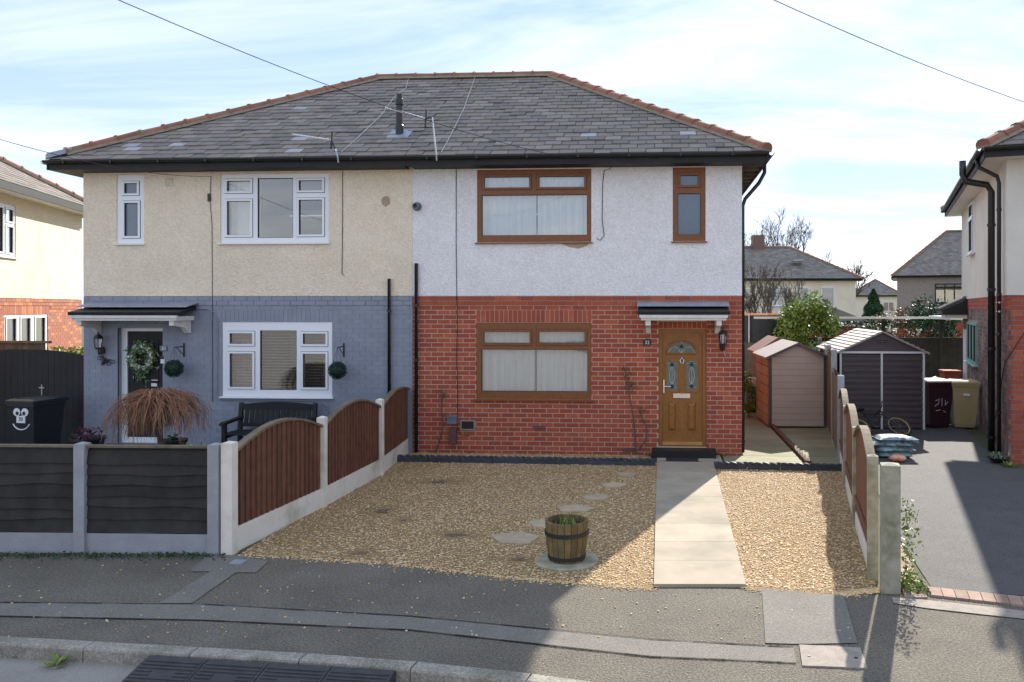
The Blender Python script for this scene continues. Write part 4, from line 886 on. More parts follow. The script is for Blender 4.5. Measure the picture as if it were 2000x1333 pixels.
for a, b in zip(fx[1:], fx):
    d_ = (b - a).normalized(); fr = Fr(a + d_ * .06, d_, (-d_.y, d_.x, 0)); L_ = (b - a).length - .12
    MB(fr).box(0, L_, -.02, .03, -.03, .22).build("gravel_board", MT['postgrey'], ff)
    pn = MB(fr).box(0, L_, .02, .035, .23, 1.16).build("panel", MT['blackfence'], ff)
    rs = random.Random(int(a.x * 50)); zc_ = .235; k = 0
    while zc_ < 1.10:
        hgt = rs.uniform(.105, .145); n = 16; pts = []
        wv = rs.uniform(0, 6); am = rs.uniform(.004, .014)
        lo = [(L_ * i / n, zc_ + am * math.sin(i * .55 + wv) + rs.gauss(0, .0015)) for i in range(n + 1)]; top_ = min(zc_ + hgt + .03, 1.165)
        vs = [(x, -.022 + .002 * (k % 2), z) for x, z in lo] + [(x, .004, top_) for x, z in lo] + [(x, -.012, z + .001) for x, z in lo]
        MB(fr).add(vs, [(i, i + 1, n + 2 + i, n + 1 + i) for i in range(n)] + [(2 * n + 2 + i, 2 * n + 3 + i, i + 1, i) for i in range(n)]).build("board", MT['blackfence'], pn); zc_ += hgt; k += 1
    MB(fr).box(0, L_, -.03, .04, 1.16, 1.185).build("capping", MT['oldwood'], pn)
# right boundary fence
rf = thing("boundary_fence", "brown arched fence with pale concrete posts between gravel and tarmac driveway", "fence", CW(3.0, 9.8))
RP = [CW(2.64, 7.92), CW(3.07, 9.80), CW(3.58, 11.9), CW(4.08, 13.9)]
for i, q in enumerate(RP[:3]): cpost(Fr(q, RP[1] - RP[0], None), .10, 1.22, rf, 'mossypost')
cpost(Fr(CW(2.70, 7.60), RP[1] - RP[0], None), .17, 1.20, rf, 'mossypost')
for a, b in zip(RP, RP[1:]):
    d_ = (b - a).normalized(); fr = Fr(a + d_ * .055, d_, (-d_.y, d_.x, 0)); L_ = (b - a).length - .11
    MB(fr).box(0, L_, -.022, .022, -.03, .2).build("gravel_board", MT['postcream'], rf); arch_panel(fr, L_, .205, 1.1, 1.36, rf)
wf = thing("boundary_fence", "tall weathered timber fence with grey concrete posts between the two sheds", "fence", CW(4.3, 15))
WP = [CW(4.08, 13.9), CW(4.5, 15.8), CW(4.92, 17.7), CW(5.5, 20.2), CW(6.2, 23.2)]
for i, q in enumerate(WP): cpost(Fr(q, WP[1] - WP[0], None), .11, (1.5, 1.85, 1.85, 1.8, 1.8)[i], wf, 'postgrey')
for j, (a, b) in enumerate(zip(WP, WP[1:])):
    d_ = (b - a).normalized(); fr = Fr(a + d_ * .06, d_, (-d_.y, d_.x, 0)); L_ = (b - a).length - .12; zt = 1.42 if j == 0 else 1.7
    pn = MB(fr).box(0, L_, .02, .035, .1, zt).build("panel", MT['oldwood'], wf)
    for k in range(int(zt / .14)): MB(fr).add([(0, -.02, .1 + k * .14), (L_, -.02, .1 + k * .14), (L_, .01, .25 + k * .14), (0, .01, .25 + k * .14)], [(0, 1, 2, 3)]).build("board", MT['oldwood'], pn)
# ivy on the end post
rs = random.Random(4); b_ = CW(2.70, 7.60); mb = MB()
pts = [b_ + RGT * (.13 + abs(rs.gauss(0, .05))) + FWD * rs.gauss(0, .09) + UP * (rs.random() ** 1.5 * .85) for _ in range(420)] + [b_ + RGT * rs.uniform(.1, .34) + FWD * rs.uniform(-.15, .3) + UP * rs.uniform(.0, .09) for _ in range(320)]
leaves(mb, pts, .019, rs, 1.2); solo(mb, "ivy", MT['leaf'], "ivy climbing the pale fence end post at the driveway", "plant")
# ================================================================== LEFT: gate, bin, garden of number 30
sheet("front_garden", [Vector((*G(430, 1070).xy, 0)), Vector((*P3.xy, 0)), Vector((XP, 0, 0)), Vector((-8, 0, 0)), CW(-11, 9.0)], .006, M('dark_paving', (.06, .058, .055), (.045, .043, .042), rough=.85, scale=4))
gt = thing("side_gate", "black arched double gate of vertical boards beside the grey house wall", "gate", (XL - 1.2, .1, 0))
gx0, gx1 = XL - 2.75, XL - .03; gtop = lambda x: 1.62 + .27 * math.sqrt(max(0, 1 - ((x - (gx0 + gx1) / 2 - .1) / 1.5) ** 2))
n = 22
for i in range(n):
    a, b = gx0 + (gx1 - gx0) * i / n, gx0 + (gx1 - gx0) * (i + .965) / n
    MB().add([(a, .08, .04), (b, .08, .04), (b, .08, gtop(b)), (a, .08, gtop(a)), (a, .105, .04), (b, .105, .04), (b, .105, gtop(b)), (a, .105, gtop(a))], [(0, 1, 2, 3), (7, 6, 5, 4), (0, 3, 7, 4), (1, 5, 6, 2), (3, 2, 6, 7), (0, 4, 5, 1)]).build("board", MT['blackpaint'], gt)
for z in (.35, 1.35): MB().box(gx0, gx1, .107, .15, z, z + .1).build("rail", MT['blackpaint'], gt)
q = FP(80, 762, .05); mb = MB(); mb.tube([(q.x, .07, q.z - .1), (q.x, .07, q.z + .1)], .012, 6); mb.box(q.x - .05, q.x + .05, .06, .08, q.z + .03, q.z + .05); mb.build("bolt", MT['metal'], gt)
def wheelie(label, base, ang, mat, face=None, H=1.07):
    t = thing("wheelie_bin", label, "bin", base, "wheelie bins"); fr = FrZ(base, ang)
    b0, t0 = (.22, .24), (.285, .33)
    def ring(z, hx, hy): return [(-hx, -hy, z), (hx, -hy, z), (hx, hy, z), (-hx, hy, z)]
    rings = [ring(.03, .20, .23), ring(.10, .215, .25), ring(H - .14, .275, .32), ring(H - .13, .29, .335), ring(H - .08, .29, .335)]
    vs = [p for r_ in rings for p in r_]; fs = [(k * 4 + i, k * 4 + (i + 1) % 4, k * 4 + 4 + (i + 1) % 4, k * 4 + 4 + i) for k in range(4) for i in range(4)] + [(3, 2, 1, 0)]
    MB(fr).add(vs, fs).build("body", mat, t)
    ld = MB(fr); lr = [ring(H - .078, .30, .355), ring(H - .03, .30, .355), ring(H, .25, .30)]
    ld.add([p for r_ in lr for p in r_], [(k * 4 + i, k * 4 + (i + 1) % 4, k * 4 + 4 + (i + 1) % 4, k * 4 + 4 + i) for k in range(2) for i in range(4)] + [(3, 2, 1, 0), (8, 9, 10, 11)]); ld.build("lid", mat, t)
    mb = MB(fr); mb.tube([(-.27, .40, H - .06), (.27, .40, H - .06)], .018, 8); mb.box(-.27, -.23, .33, .40, H - .09, H - .04); mb.box(.23, .27, .33, .40, H - .09, H - .04); mb.build("handle", mat, t)
    for sx in (-1, 1):
        o = MB(Fr(fr((sx * .235, .27, .1)), fr.x, fr.z, fr.y)); o.fr = Fr(fr((sx * .235, .27, .1)), fr.y, fr.z, fr.x); o.lathe([(.1, -.025), (.1, .025)], (0, 0, 0), 16).build("wheel", MT['rubber'], t)
    return t, fr
bt, bf = wheelie("charcoal wheelie bin with a smiling face sticker and number 30", CW((72 - PX0) / F * 14.4, 14.4), R(-8), MT['binblack'])
fx_ = lambda x, z: bf((x, -.285 - (z - .5) * .11, z))
ff_ = Fr(bf((0, -.302, .72)), bf.x, (bf.y + UP * .12).normalized(), UP)
for sx in (-1, 1):
    mb = MB(Fr(ff_.o, bf.x, UP, -bf.y)); mb.lathe([(.075, .012), (.072, .018)], (sx * .085, .12, 0), 18); mb.build("eye_sticker", MT['white'], bt)
    mb = MB(Fr(ff_.o, bf.x, UP, -bf.y)); mb.lathe([(.034, .019), (.032, .023)], (sx * .072, .10, 0), 14); mb.build("pupil_sticker", MT['black'], bt)
mb = MB(Fr(ff_.o, bf.x, bf.y, UP)); mb.tube([(.19 * math.cos(a_), -.004, -.02 + .17 * math.sin(a_)) for a_ in [R(205 + 13 * k) for k in range(11)]], .011, 6); mb.build("smile_sticker", MT['white'], bt)
pl = MB(Fr(ff_.o, bf.x, bf.y, UP)).box(-.09, .09, -.016, -.004, -.07, .055).build("number_sticker", MT['white'], bt)
text_mesh("30", .10, Fr(ff_(( 0, 0, 0)) - bf.y * .018 - UP * .005, bf.x, bf.y, UP), MT['black'], "bin_number", bt)
# weeping willow standard
wb = CW((312 - PX0) / F * 12.2, 12.2); t = thing("weeping_willow", "leafless brown weeping willow with hanging twigs in front of the black door", "tree", wb)
mb = MB(); mb.tube([wb, wb + UP * .5 + RGT * .02, wb + UP * 1.12 - RGT * .03], [.05, .042, .045], 8); mb.build("trunk", MT['bark'], t)
rs = random.Random(21); mb = MB(); top = wb + UP * 1.14 - RGT * .03
for k in range(820):
    a = rs.uniform(0, 6.28); R1 = rs.uniform(.12, .72) * rs.uniform(.85, 1.12) * (1 if math.cos(a) < .3 else 1.05); lift = rs.uniform(.08, .34); drop = rs.uniform(.1, .62) * (.45 + R1 * .6)
    o = Vector((math.cos(a), math.sin(a), 0)); pts = [top + UP * rs.uniform(-.06, .05), top + o * R1 * .35 + UP * lift * .9 + Vector((rs.gauss(0, .03), rs.gauss(0, .03), rs.gauss(0, .02))), top + o * R1 * .75 + UP * lift * .62 + Vector((rs.gauss(0, .035), rs.gauss(0, .035), rs.gauss(0, .03))), top + o * R1 * .97 - UP * drop * .3 + Vector((rs.gauss(0, .04), rs.gauss(0, .04), rs.gauss(0, .03))), top + o * R1 * (1.0 + rs.uniform(-.06, .1)) - UP * drop]
    mb.tube(pts, [.006, .0048, .0038, .003, .002], 3, caps=False)
mb.build("crown", MT['twig'], t)
# black pots
def pot(label, base, r, h, mat, plant, seed, n=60, pr=.2, ph=.16):
    t = thing("plant_pot", label, "plant pot", base, "black garden pots"); b = Vector(base); mb = MB()
    mb.lathe([(r * .72, 0), (r * .95, h * .9), (r * 1.06, h * .92), (r * 1.06, h), (r * .96, h), (r * .92, h - .05)], b, 22); mb.build("pot", mat, t)
    rs = random.Random(seed); mb = MB(); leaves(mb, [b + Vector((rs.gauss(0, pr * .5), rs.gauss(0, pr * .5), h + rs.uniform(-.02, ph))) for _ in range(n)], .032, rs); mb.build("plant", MT[plant], t)
pot("round black pot of purple leaves beside the black gate", CW((172 - PX0) / F * 13.6, 13.6), .26, .48, MT['black'], 'purpleleaf', 3)
pot("round black pot behind the weeping willow", CW((338 - PX0) / F * 13.6, 13.6), .22, .44, MT['black'], 'darkleaf', 4, 40, .1, .1)
for i, (px, d_, m_, lb) in enumerate(((372, 11.6, 'leaf', "low green groundcover shrub behind the black front fence"), (432, 11.3, 'drygrass', "low brownish heather behind the front fence corner"))):
    b = CW((px - PX0) / F * d_, d_); bush(lb, b, .42 if i == 0 else .33, .3, .72, 1500, .022, m_, 60 + i, cat="shrub", name="shrub", trunkr=.02)
# wooden bench
bx0, bx1 = FP(447, 790, -.55).x, FP(602, 790, -.55).x; bt = thing("garden_bench", "black painted slatted garden bench below the white framed window", "bench", ((bx0 + bx1) / 2, -.45, 0))
BK = MT['blackpaint']; zt = FP(520, 790, -.35).z
for x in (bx0, bx1 - .07):
    MB().prism([(-.25, 0), (-.18, 0), (-.20, .45), (-.14, zt), (-.20, zt + .01), (-.265, .45)], x, x + .07, 'x').build("rear_leg", BK, bt)
    MB().box(x, x + .07, -.80, -.73, 0, .60).build("front_leg", BK, bt); MB().prism([(-.86, .60), (-.18, .64), (-.18, .685), (-.80, .65), (-.86, .63)], x - .012, x + .082, 'x').build("armrest", BK, bt)
    MB().box(x + .01, x + .06, -.73, -.24, .36, .42).build("seat_rail", BK, bt)
n = 12; MB().prism([(bx0 + .07 + (bx1 - bx0 - .14) * i / n, zt - .02 + .045 * math.sin(math.pi * i / n)) for i in range(n + 1)] + [(bx1 - .07, zt - .12), (bx0 + .07, zt - .12)], -.205, -.165).build("top_rail", BK, bt)
MB().box(bx0 + .07, bx1 - .07, -.245, -.2, .50, .56).build("lower_rail", BK, bt)
n = 13
for i in range(n):
    x = bx0 + .10 + (bx1 - bx0 - .2) * (i + .5) / n; MB().add([(x - .033, -.235, .56), (x + .033, -.235, .56), (x + .033, -.195, zt - .1), (x - .033, -.195, zt - .1), (x - .033, -.215, .56), (x + .033, -.215, .56), (x + .033, -.175, zt - .1), (x - .033, -.175, zt - .1)], [(0, 1, 2, 3), (7, 6, 5, 4), (0, 3, 7, 4), (1, 5, 6, 2)]).build("back_slat", BK, bt)
for i in range(6): MB().box(bx0 + .0, bx1 - .0, -.79 + i * .092, -.79 + i * .092 + .075, .422, .445).build("seat_slat", BK, bt)
# topiary balls on brackets
def topiary(label, px, py, bpx, flip):
    c = FP(px, py, -.28); b = FP(bpx, 683, -.0); t = thing("hanging_topiary_ball", label, "topiary ball", c - UP * .17, "topiary balls on wall brackets")
    rs = random.Random(px); mb = MB(); mb.sphere(c, .135, 14, 10); pts = []
    for _ in range(1500):
        v = Vector((rs.gauss(0, 1), rs.gauss(0, 1), rs.gauss(0, 1))).normalized(); pts.append(c + v * rs.uniform(.135, .168))
    leaves(mb, pts, .012, rs, 1.1); mb.build("foliage_ball", MT['topiary'], t)
    hk = Vector((c.x, -.28, b.z + .04)); mb = MB()
    for k in range(3): mb.tube([c + Vector((.1 * math.cos(k * 2.1), .1 * math.sin(k * 2.1), .12)), hk], .003, 4)
    mb.build("chain", MT['iron'], t)
    br = thing("wall_bracket", "black iron bracket holding the " + label, "bracket", (b.x, -.02, b.z)); mb = MB()
    mb.box(b.x - .012, b.x + .012, -.02, -.006, b.z - .14, b.z + .12); mb.build("wall_plate", MT['iron'], br)
    mb = MB(); mb.tube([(b.x, -.02, b.z + .06), (c.x, -.28, b.z + .05)], .009, 5); mb.tube([(b.x, -.02, b.z - .10), (b.x * .6 + c.x * .4, -.14, b.z - .02), (b.x * .25 + c.x * .75, -.22, b.z + .05)], .007, 5); mb.build("arm", MT['iron'], br)
topiary("topiary ball hanging beside the black door", 340, 720, 360, 1); topiary("topiary ball hanging beside the white framed window", 659, 724, 672, -1)
# wreath
c = FP(279, 697, .10); t = thing("door_wreath", "wreath of white flowers and green leaves on the black door", "wreath", c - UP * .3); rs = random.Random(8); mb = MB(); mbp = MB()
mb.tube([c + Vector((.2 * math.cos(k * .314), 0, .2 * math.sin(k * .314))) for k in range(21)], .03, 6)
P = [];
for _ in range(900):
    a = rs.uniform(0, 6.28); r_ = .2 + rs.gauss(0, .05); P.append(c + Vector((r_ * math.cos(a), -abs(rs.gauss(0, .04)) - .01, r_ * 1.08 * math.sin(a) - (abs(rs.gauss(0, .1)) if math.sin(a) < -.8 else 0))))
leaves(mb, P, .022, rs, 1.7); mb.build("foliage", MT['sage'], t)
for k in range(13):
    a = k * .483 + rs.uniform(-.2, .2); q = c + Vector((.2 * math.cos(a), -.06, .21 * math.sin(a))); m_ = MB(); leaves(m_, [q + Vector((rs.gauss(0, .02), rs.uniform(-.03, .01), rs.gauss(0, .02))) for _ in range(26)], .024, rs, 1.0); m_.build("flower", MT['petal'], t)
# bee ornament
c = FP(205, 705, -.02); t = thing("bee_ornament", "black metal bee wall ornament below the lantern", "ornament", c); fr = Fr(c, (math.cos(R(30)), 0, -math.sin(R(30))), (0, 1, 0), (math.sin(R(30)), 0, math.cos(R(30))))
mb = MB(fr)
for k in range(5): mb.sphere((0, -.02, .04 - .035 * k), (.022, .034, .036, .028, .014)[k], 10, 6, 1, .6, .7)
mb.build("body", MT['iron'], t)
for sx in (-1, 1):
    for (aa, ln) in ((.35, .17), (-.25, .13)):
        m_ = MB(fr); ring = [(sx * (.02 + ln * .5 * (1 - math.cos(u * .5236)) ), -.02, .02 + math.sin(aa) * ln * .5 * (1 - math.cos(u * .5236)) + .035 * math.sin(u * .5236)) for u in range(13)]; m_.tube(ring, .005, 4)
        for u in (3, 4, 8): m_.tube([ring[0], ring[u]], .003, 4)
        m_.build("wing", MT['iron'], t)
# ================================================================== barrel planter, mat, weeds, climbers
bb = G(1107, 1098); bb.z = .02; t = thing("barrel_planter", "half barrel oak planter with black hoops and small green shoots", "planter", bb)
MB().lathe([(.34, -.018), (.34, .004), (.32, .012)], bb, 28).build("base_disc", MT['mossypost'], t)
n = 20
rb, rt, hb = .185, .232, .43
for k in range(n):
    a0, a1 = k * 2 * math.pi / n + .012, (k + 1) * 2 * math.pi / n - .012; vs = []; top_ = hb + random.uniform(-.006, .006)
    for (r_, z) in ((rb, .012), (rb + .035, .2), (rt, top_)):
        for (aa, q) in ((a0, 0), (a1, 0), (a1, -.028), (a0, -.028)): vs.append((bb.x + (r_ + q) * math.cos(aa), bb.y + (r_ + q) * math.sin(aa), bb.z + z))
    MB().add(vs, [(3, 2, 1, 0), (8, 9, 10, 11)] + [(j * 4 + i, j * 4 + (i + 1) % 4, j * 4 + 4 + (i + 1) % 4, j * 4 + 4 + i) for j in range(2) for i in range(4)]).build("stave", MT['barrel'], t)
for z, r_ in ((.285, .231), (.035, .196)): MB().lathe([(r_ - .012, z), (r_ + .003, z), (r_ + .007, z + .04), (r_ - .01, z + .04)], bb, 28).build("hoop", MT['iron'], t)
MB().lathe([(.19, .1), (.205, hb - .07), (.02, hb - .05)], bb, 20).build("soil", MT['soil'], t)
rs = random.Random(2); mb = MB()
for k in range(46):
    a = rs.uniform(0, 6.28); r_ = rs.uniform(0, .16); q = bb + Vector((r_ * math.cos(a), r_ * math.sin(a), hb - .06)); tip = q + Vector((rs.gauss(0, .03), rs.gauss(0, .03), rs.uniform(.04, .11))); sd_ = Vector((rs.gauss(0, 1), rs.gauss(0, 1), 0)).normalized() * .009
    mb.add([q - sd_, q + sd_, tip], [(0, 1, 2)])
mb.build("shoots", MT['leaf'], t)
q = rectF(1301, 891, 1363.6, 901.6, -.5); t = thing("door_mat", "black ribbed rubber mat in front of the door step", "mat", (q[0] + .3, -.48, .03))
MB().box(q[0], q[1], -.66, -.36, .03, .042).build("backing", MT['rubber'], t)
for k in range(15): MB().box(q[0] + .01 + k * (q[1] - q[0] - .02) / 15, q[0] + .025 + k * (q[1] - q[0] - .02) / 15, -.655, -.365, .042, .055).build("rib", MT['rubber'], t)
for i, (px, py, h_, lb) in enumerate(((1386, 893, .2, "larger green weed tuft by the door step on the lantern side"), (1272, 893, .13, "green weed tuft by the door step on the climbing plant side"), (1412, 893, .1, "small weed at the foot of the red brick corner"), (108, 1302, .13, "green dandelion weed growing in the gutter below the kerb"), (1098, 907, .06, "tiny weed against the slate blue edging"), (690, 958, .09, "small dark weed at the foot of the brown fence"))):
    p = G(px, py) if py != 1302 else G(px, 1302, -.1); tuft(lb, p, 'leaf', 30, h_, h_ * .8, i + 5)
def climber(label, pts, leaf_at, seed):
    t = thing("climbing_plant", label, "plant", pts[0]); mb = MB(); rs = random.Random(seed)
    for br in leaf_at['stems']: mb.tube(br, [.014 - .008 * i / len(br) for i in range(len(br))], 5)
    mb.build("stem", MT['bark'], t); mb = MB(); P = []
    for c in leaf_at['c']: P += [c + Vector((rs.gauss(0, .05), rs.gauss(0, .02), rs.gauss(0, .06))) for _ in range(45)]
    leaves(mb, P, .014, rs); mb.build("leaf_cluster", MT['drygrass'], t)
f_ = lambda px, py: FP(px, py, -.05)
climber("twin bare climbing stems with few leaves beside the oak door", [f_(1243, 884)], {'stems': [[f_(1243, 886), f_(1240, 850), f_(1236, 810), f_(1228, 770), f_(1226, 745), f_(1217, 715)], [f_(1245, 880), f_(1262, 860), f_(1263, 840), f_(1252, 810), f_(1250, 800)], [f_(1228, 760), f_(1238, 748)]], 'c': [f_(1219, 720), f_(1229, 748), f_(1234, 752), f_(1226, 735), f_(1251, 803)]}, 5)
climber("thin bare climbing stem beside the black downpipe", [f_(850, 884)], {'stems': [[f_(850, 886), f_(858, 860), f_(866, 835), f_(862, 800), f_(864, 772)], [f_(863, 780), f_(870, 768)]], 'c': [f_(865, 770)]}, 6)
# kerb ramps in the road
k0, k1 = G(296, 1277, 0), G(776, 1306, 0); k0.z = k1.z = -.105; d_ = (k1 - k0).normalized(); nv = Vector((d_.y, -d_.x, 0))
for i in range(4):
    a = k0.lerp(k1, i / 4) + nv * .012; fr = Fr(a, d_, -nv); L_ = (k1 - k0).length / 4 - .008
    t = thing("kerb_ramp", ["black ribbed rubber kerb ramp, end unit beside the dandelion side", "black ribbed rubber kerb ramp, second unit from the dandelion side", "black ribbed rubber kerb ramp, third unit from the dandelion side", "black ribbed rubber kerb ramp, end unit furthest from the dandelion"][i], "kerb ramp", a, "rubber kerb ramps")
    MB(fr).prism([(0, 0), (0, .095), (-.06, .095), (-.42, .012), (-.42, 0)], 0, L_, 'x').build("wedge", MT['rubber'], t)
    for k in range(9):
        s0 = .07 + k * .037; y_ = -s0; z_ = .095 - (s0 - .06) * .2306
        if k in (3, 4): segs = ((.02, L_ * .3), (L_ * .7, L_ - .02))
        else: segs = ((.02, L_ - .02),)
        for (xa_, xb_) in segs: MB(fr).prism([(y_, z_ - .004), (y_, z_ + .007), (y_ - .014, z_ + .004), (y_ - .014, z_ - .008)], xa_, xb_, 'x').build("rib", MT['rubber'], t)
# loose pebbles on the pavement
rs = random.Random(31); mb = MB()
for k in range(260):
    p = G(rs.uniform(0, 1700), rs.uniform(1090, 1250)); r_ = rs.uniform(.005, .012); mb.sphere((p.x, p.y, .006), r_, 5, 3, 1, 1, .6)
o = mb.build("stray_pebbles", MT['pebble'], kind="stuff"); o["label"] = "stray pale pebbles scattered over the dark pavement"; o["category"] = "pebbles"
rs = random.Random(32); mb = MB()
P = []
for k in range(900):
    px = rs.uniform(0, 440); p = G(px, 1084 + abs(rs.gauss(0, 5))); P.append(Vector((p.x, p.y, .01 + abs(rs.gauss(0, .012)))))
leaves(mb, P, .012, rs); o = mb.build("moss", MT['darkleaf'], kind="stuff"); o["label"] = "moss and leaf litter along the foot of the black fence"; o["category"] = "moss"
# ================================================================== RIGHT NEIGHBOUR
def hip_roof(parent, fr, x0, x1, y0, y1, ze, zr, ov, mat='slate', gauge=.218, ridge=True, rows_geo=True, ends=(True, True)):
    """hipped roof over local rectangle with slate courses as geometry and ridge tiles"""
    a, b, c, d_ = (x0 - ov, y0 - ov), (x1 + ov, y0 - ov), (x1 + ov, y1 + ov), (x0 - ov, y1 + ov)
    W_, D2 = x1 - x0 + 2 * ov, (y1 - y0 + 2 * ov) / 2; ym = (y0 + y1) / 2
    if W_ >= 2 * D2: e_, f_ = (x0 - ov + D2, ym), (x1 + ov - D2, ym)
    else:
        h = W_ / 2; e_, f_ = ((x0 + x1) / 2, y0 - ov + h), ((x0 + x1) / 2, y1 + ov - h)
    V = [fr((*p, ze)) for p in (a, b, c, d_)] + [fr((*p, zr)) for p in (e_, f_)]
    if W_ >= 2 * D2: faces = [(0, 1, 5, 4), (1, 2, 5), (2, 3, 4, 5), (3, 0, 4)]; hips = [(0, 4), (1, 5), (2, 5), (3, 4), (4, 5)]
    else: faces = [(0, 1, 4), (1, 2, 5, 4), (2, 3, 5), (3, 0, 4, 5)]; hips = [(0, 4), (1, 4), (2, 5), (3, 5), (4, 5)]
    mb = MB(); mb.v = V; mb.f = [list(f) for f in faces]; r_ = mb.build("roof", MT['slatebase'], parent)
    rs = random.Random(17); mb = MB()
    for f in faces:
        P0_, P1_ = V[f[0]], V[f[1]]; ex = (P1_ - P0_).normalized(); T1 = V[f[2]]; T0 = V[f[3]] if len(f) == 4 else T1
        a0 = (T0 - P0_).dot(ex); a1 = (T1 - P0_).dot(ex); bs = P0_ + ex * a0; uv = (T0 - bs); ul = uv.length; uv.normalize(); nr = ex.cross(uv).normalized(); nr = nr if nr.z > 0 else -nr; Wd = (P1_ - P0_).length
        for r in range(int(ul / gauge)):
            q = (r + .5) * gauge / ul; lo, hi = a0 * q, Wd + (a1 - Wd) * q; x = -(SW / 2 if r % 2 else 0)
            while x < hi:
                p, q2 = max(x, lo), min(x + SW - .008, hi)
                if q2 - p > .04:
                    Pn = lambda X, S, h: P0_ + ex * X + uv * S + nr * h; lf = rs.uniform(.016, .022)
                    mb.add([Pn(p, r * gauge, lf), Pn(q2, r * gauge, lf), Pn(q2, r * gauge + gauge + .04, .004), Pn(p, r * gauge + gauge + .04, .004), Pn(p, r * gauge, lf - .01), Pn(q2, r * gauge, lf - .01)], [(0, 1, 2, 3), (4, 5, 1, 0), (4, 0, 3), (5, 2, 1)])
                x += SW
    mb.build("slating", MT[mat], r_, kind="stuff")
    if ridge:
        for i, j in hips: run_tiles(V[i], V[j], r_)
    for i in range(4):
        p, q = V[i], V[(i + 1) % 4]; d2 = (q - p).normalized(); o2 = Vector((d2.y, -d2.x, 0)); gutter(parent, p, q, o2)
    sf = MB(fr); sf.grid(x0 - ov + .03, x1 + ov - .03, 0, 1, [], 0, 0.001) if False else None
    MB(fr).prism([(x0 - ov + .04, y0 - ov + .04), (x1 + ov - .04, y0 - ov + .04), (x1 + ov - .04, y1 + ov - .04), (x0 - ov + .04, y1 + ov - .04)], ze - .17, ze - .155, 'z').build("soffit", MT['whitepaint'] if mat == 'slate' else MT['blackpaint'], parent)
    return r_
rc = CW(6.93, 13.79); rdir = Vector((*(CW(.944, -.3296) - CW(0, 0)).xy, 0)).normalized(); RV = Vector((-rdir.y, rdir.x, 0))
RF = Fr(rc, rdir, RV)
hr = thing("detached_house", "cream rendered house with brown brick side wall and tall black pipes by the driveway", "house", rc)
def onR(px, py, y=0.0):                      # local coords on the side wall (x = -y offset)
    p = PP(px, py, rc - rdir * y, rdir) - rc; return p.dot(RV), p.z
RD = 8.6
MB(RF).box(.02, 8, .02, RD, -.1, ZB).build("wall", MT['mortar2'], hr)
MB(RF).box(-.012, 8.03, -.012, RD + .02, ZB, ZE).build("rendered_wall", MT['smooth_render'], hr)
wr = [c for c in hr.children if c.name.startswith("wall")][0]
v0, z0 = onR(1908, 715); v1, z1 = onR(1890, 628); gw = (min(v0, v1), max(v0, v1), min(z0, z1), max(z0, z1))
SF = Fr(rc + rdir * .02, -RV, rdir)           # side wall frame: local x runs towards the street, y into the wall
gwl = (-gw[1], -gw[0], gw[2], gw[3])
va, za = onR(1872, 705); 
wd = (-RD + .35, -RD + 1.25, .05, 2.1)
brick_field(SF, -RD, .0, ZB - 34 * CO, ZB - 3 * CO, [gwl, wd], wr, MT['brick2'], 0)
brick_field(SF, -RD, .0, ZB - 3 * CO + .004, ZB, [], wr, MT['brick'], 0, bands=[(0, 5)])
brick_field(Fr(rc + RV * .02, rdir, RV), .0, 8, ZB - 34 * CO, ZB, [], wr, MT['brick'], 90)
wnd = window(hr, SF, gwl, [(gwl[0] + .05 + k * (gwl[1] - gwl[0] - .05) / 3, gwl[0] + (k + 1) * (gwl[1] - gwl[0] - .05) / 3, gwl[2] + .06, gwl[3] - .06) for k in range(3)], MT['mint'], y=-.03, sill=True)
MB(SF).grid(*wd, [(wd[0] + .06, wd[1] - .06, .1, 2.0)], -.03, .03).build("door_frame", MT['upvc'], hr); MB(SF).box(wd[0] + .061, wd[1] - .061, -.01, .02, .06, 2.0).build("door", MT['upvc'], hr)
v0, z0 = onR(1899, 498); v1, z1 = onR(1905, 392); uwl = (-max(v0, v1) - .25, -min(v0, v1) + .1, z0, z1)
window(hr, Fr(rc - rdir * .014, -RV, rdir), uwl, [(uwl[0] + .06, uwl[1] - .06, uwl[2] + .06, uwl[3] - .42), (uwl[0] + .06, uwl[1] - .06, uwl[3] - .34, uwl[3] - .06)], MT['upvc'], y=-.05)
hip_roof(hr, RF, 0, 8, 0, RD, EZ, EZ + 2.65, .42)
# its tall pipes
v0, _ = onR(1935, 880, .14); p0 = rc - rdir * .13 + RV * v0
def rp_(v, out, z): return rc - rdir * out + RV * v + UP * z
pipe("soil_pipe", hr, [rp_(v0, .62, 5.45), rp_(v0, .62, 5.2), rp_(v0, .56, 5.06), rp_(v0, .2, 4.98), rp_(v0, .13, 4.85), rp_(v0, .13, .02)], .062, MT['black'], 12, collars=(.25, 1.9, 3.0, 4.2))
v1, _ = onR(1950, 885, .1); pipe("downpipe", hr, [rp_(v1, .46, 5.36), rp_(v1, .42, 5.2), rp_(v1, .12, 5.02), rp_(v1, .09, 4.9), rp_(v1, .09, .02)], .036, MT['black'], 10, collars=(.8, 2.2, 2.9, 4.4))
mb = MB(); v2 = (v0 + v1) / 2
for zz in (2.62, 2.78): mb.tube([rp_(v1 - .05, .09, zz), rp_(v1 + .2, .10, zz), rp_(v1 + .3, .02, zz)], .018, 6)
mb.build("waste_pipe", MT['whitepaint'], hr)
cable([rc + rdir * .9 + UP * 2.35 - RV * .02, rc + rdir * .25 + UP * 2.25 - RV * .02, rc + rdir * .05 + UP * 1.9 - RV * .03, rp_(.05, .03, 1.75), rp_(.5, .03, 1.4), rp_(.9, .02, .9), rp_(1.6, .02, .5)], .008, "cable", hr)
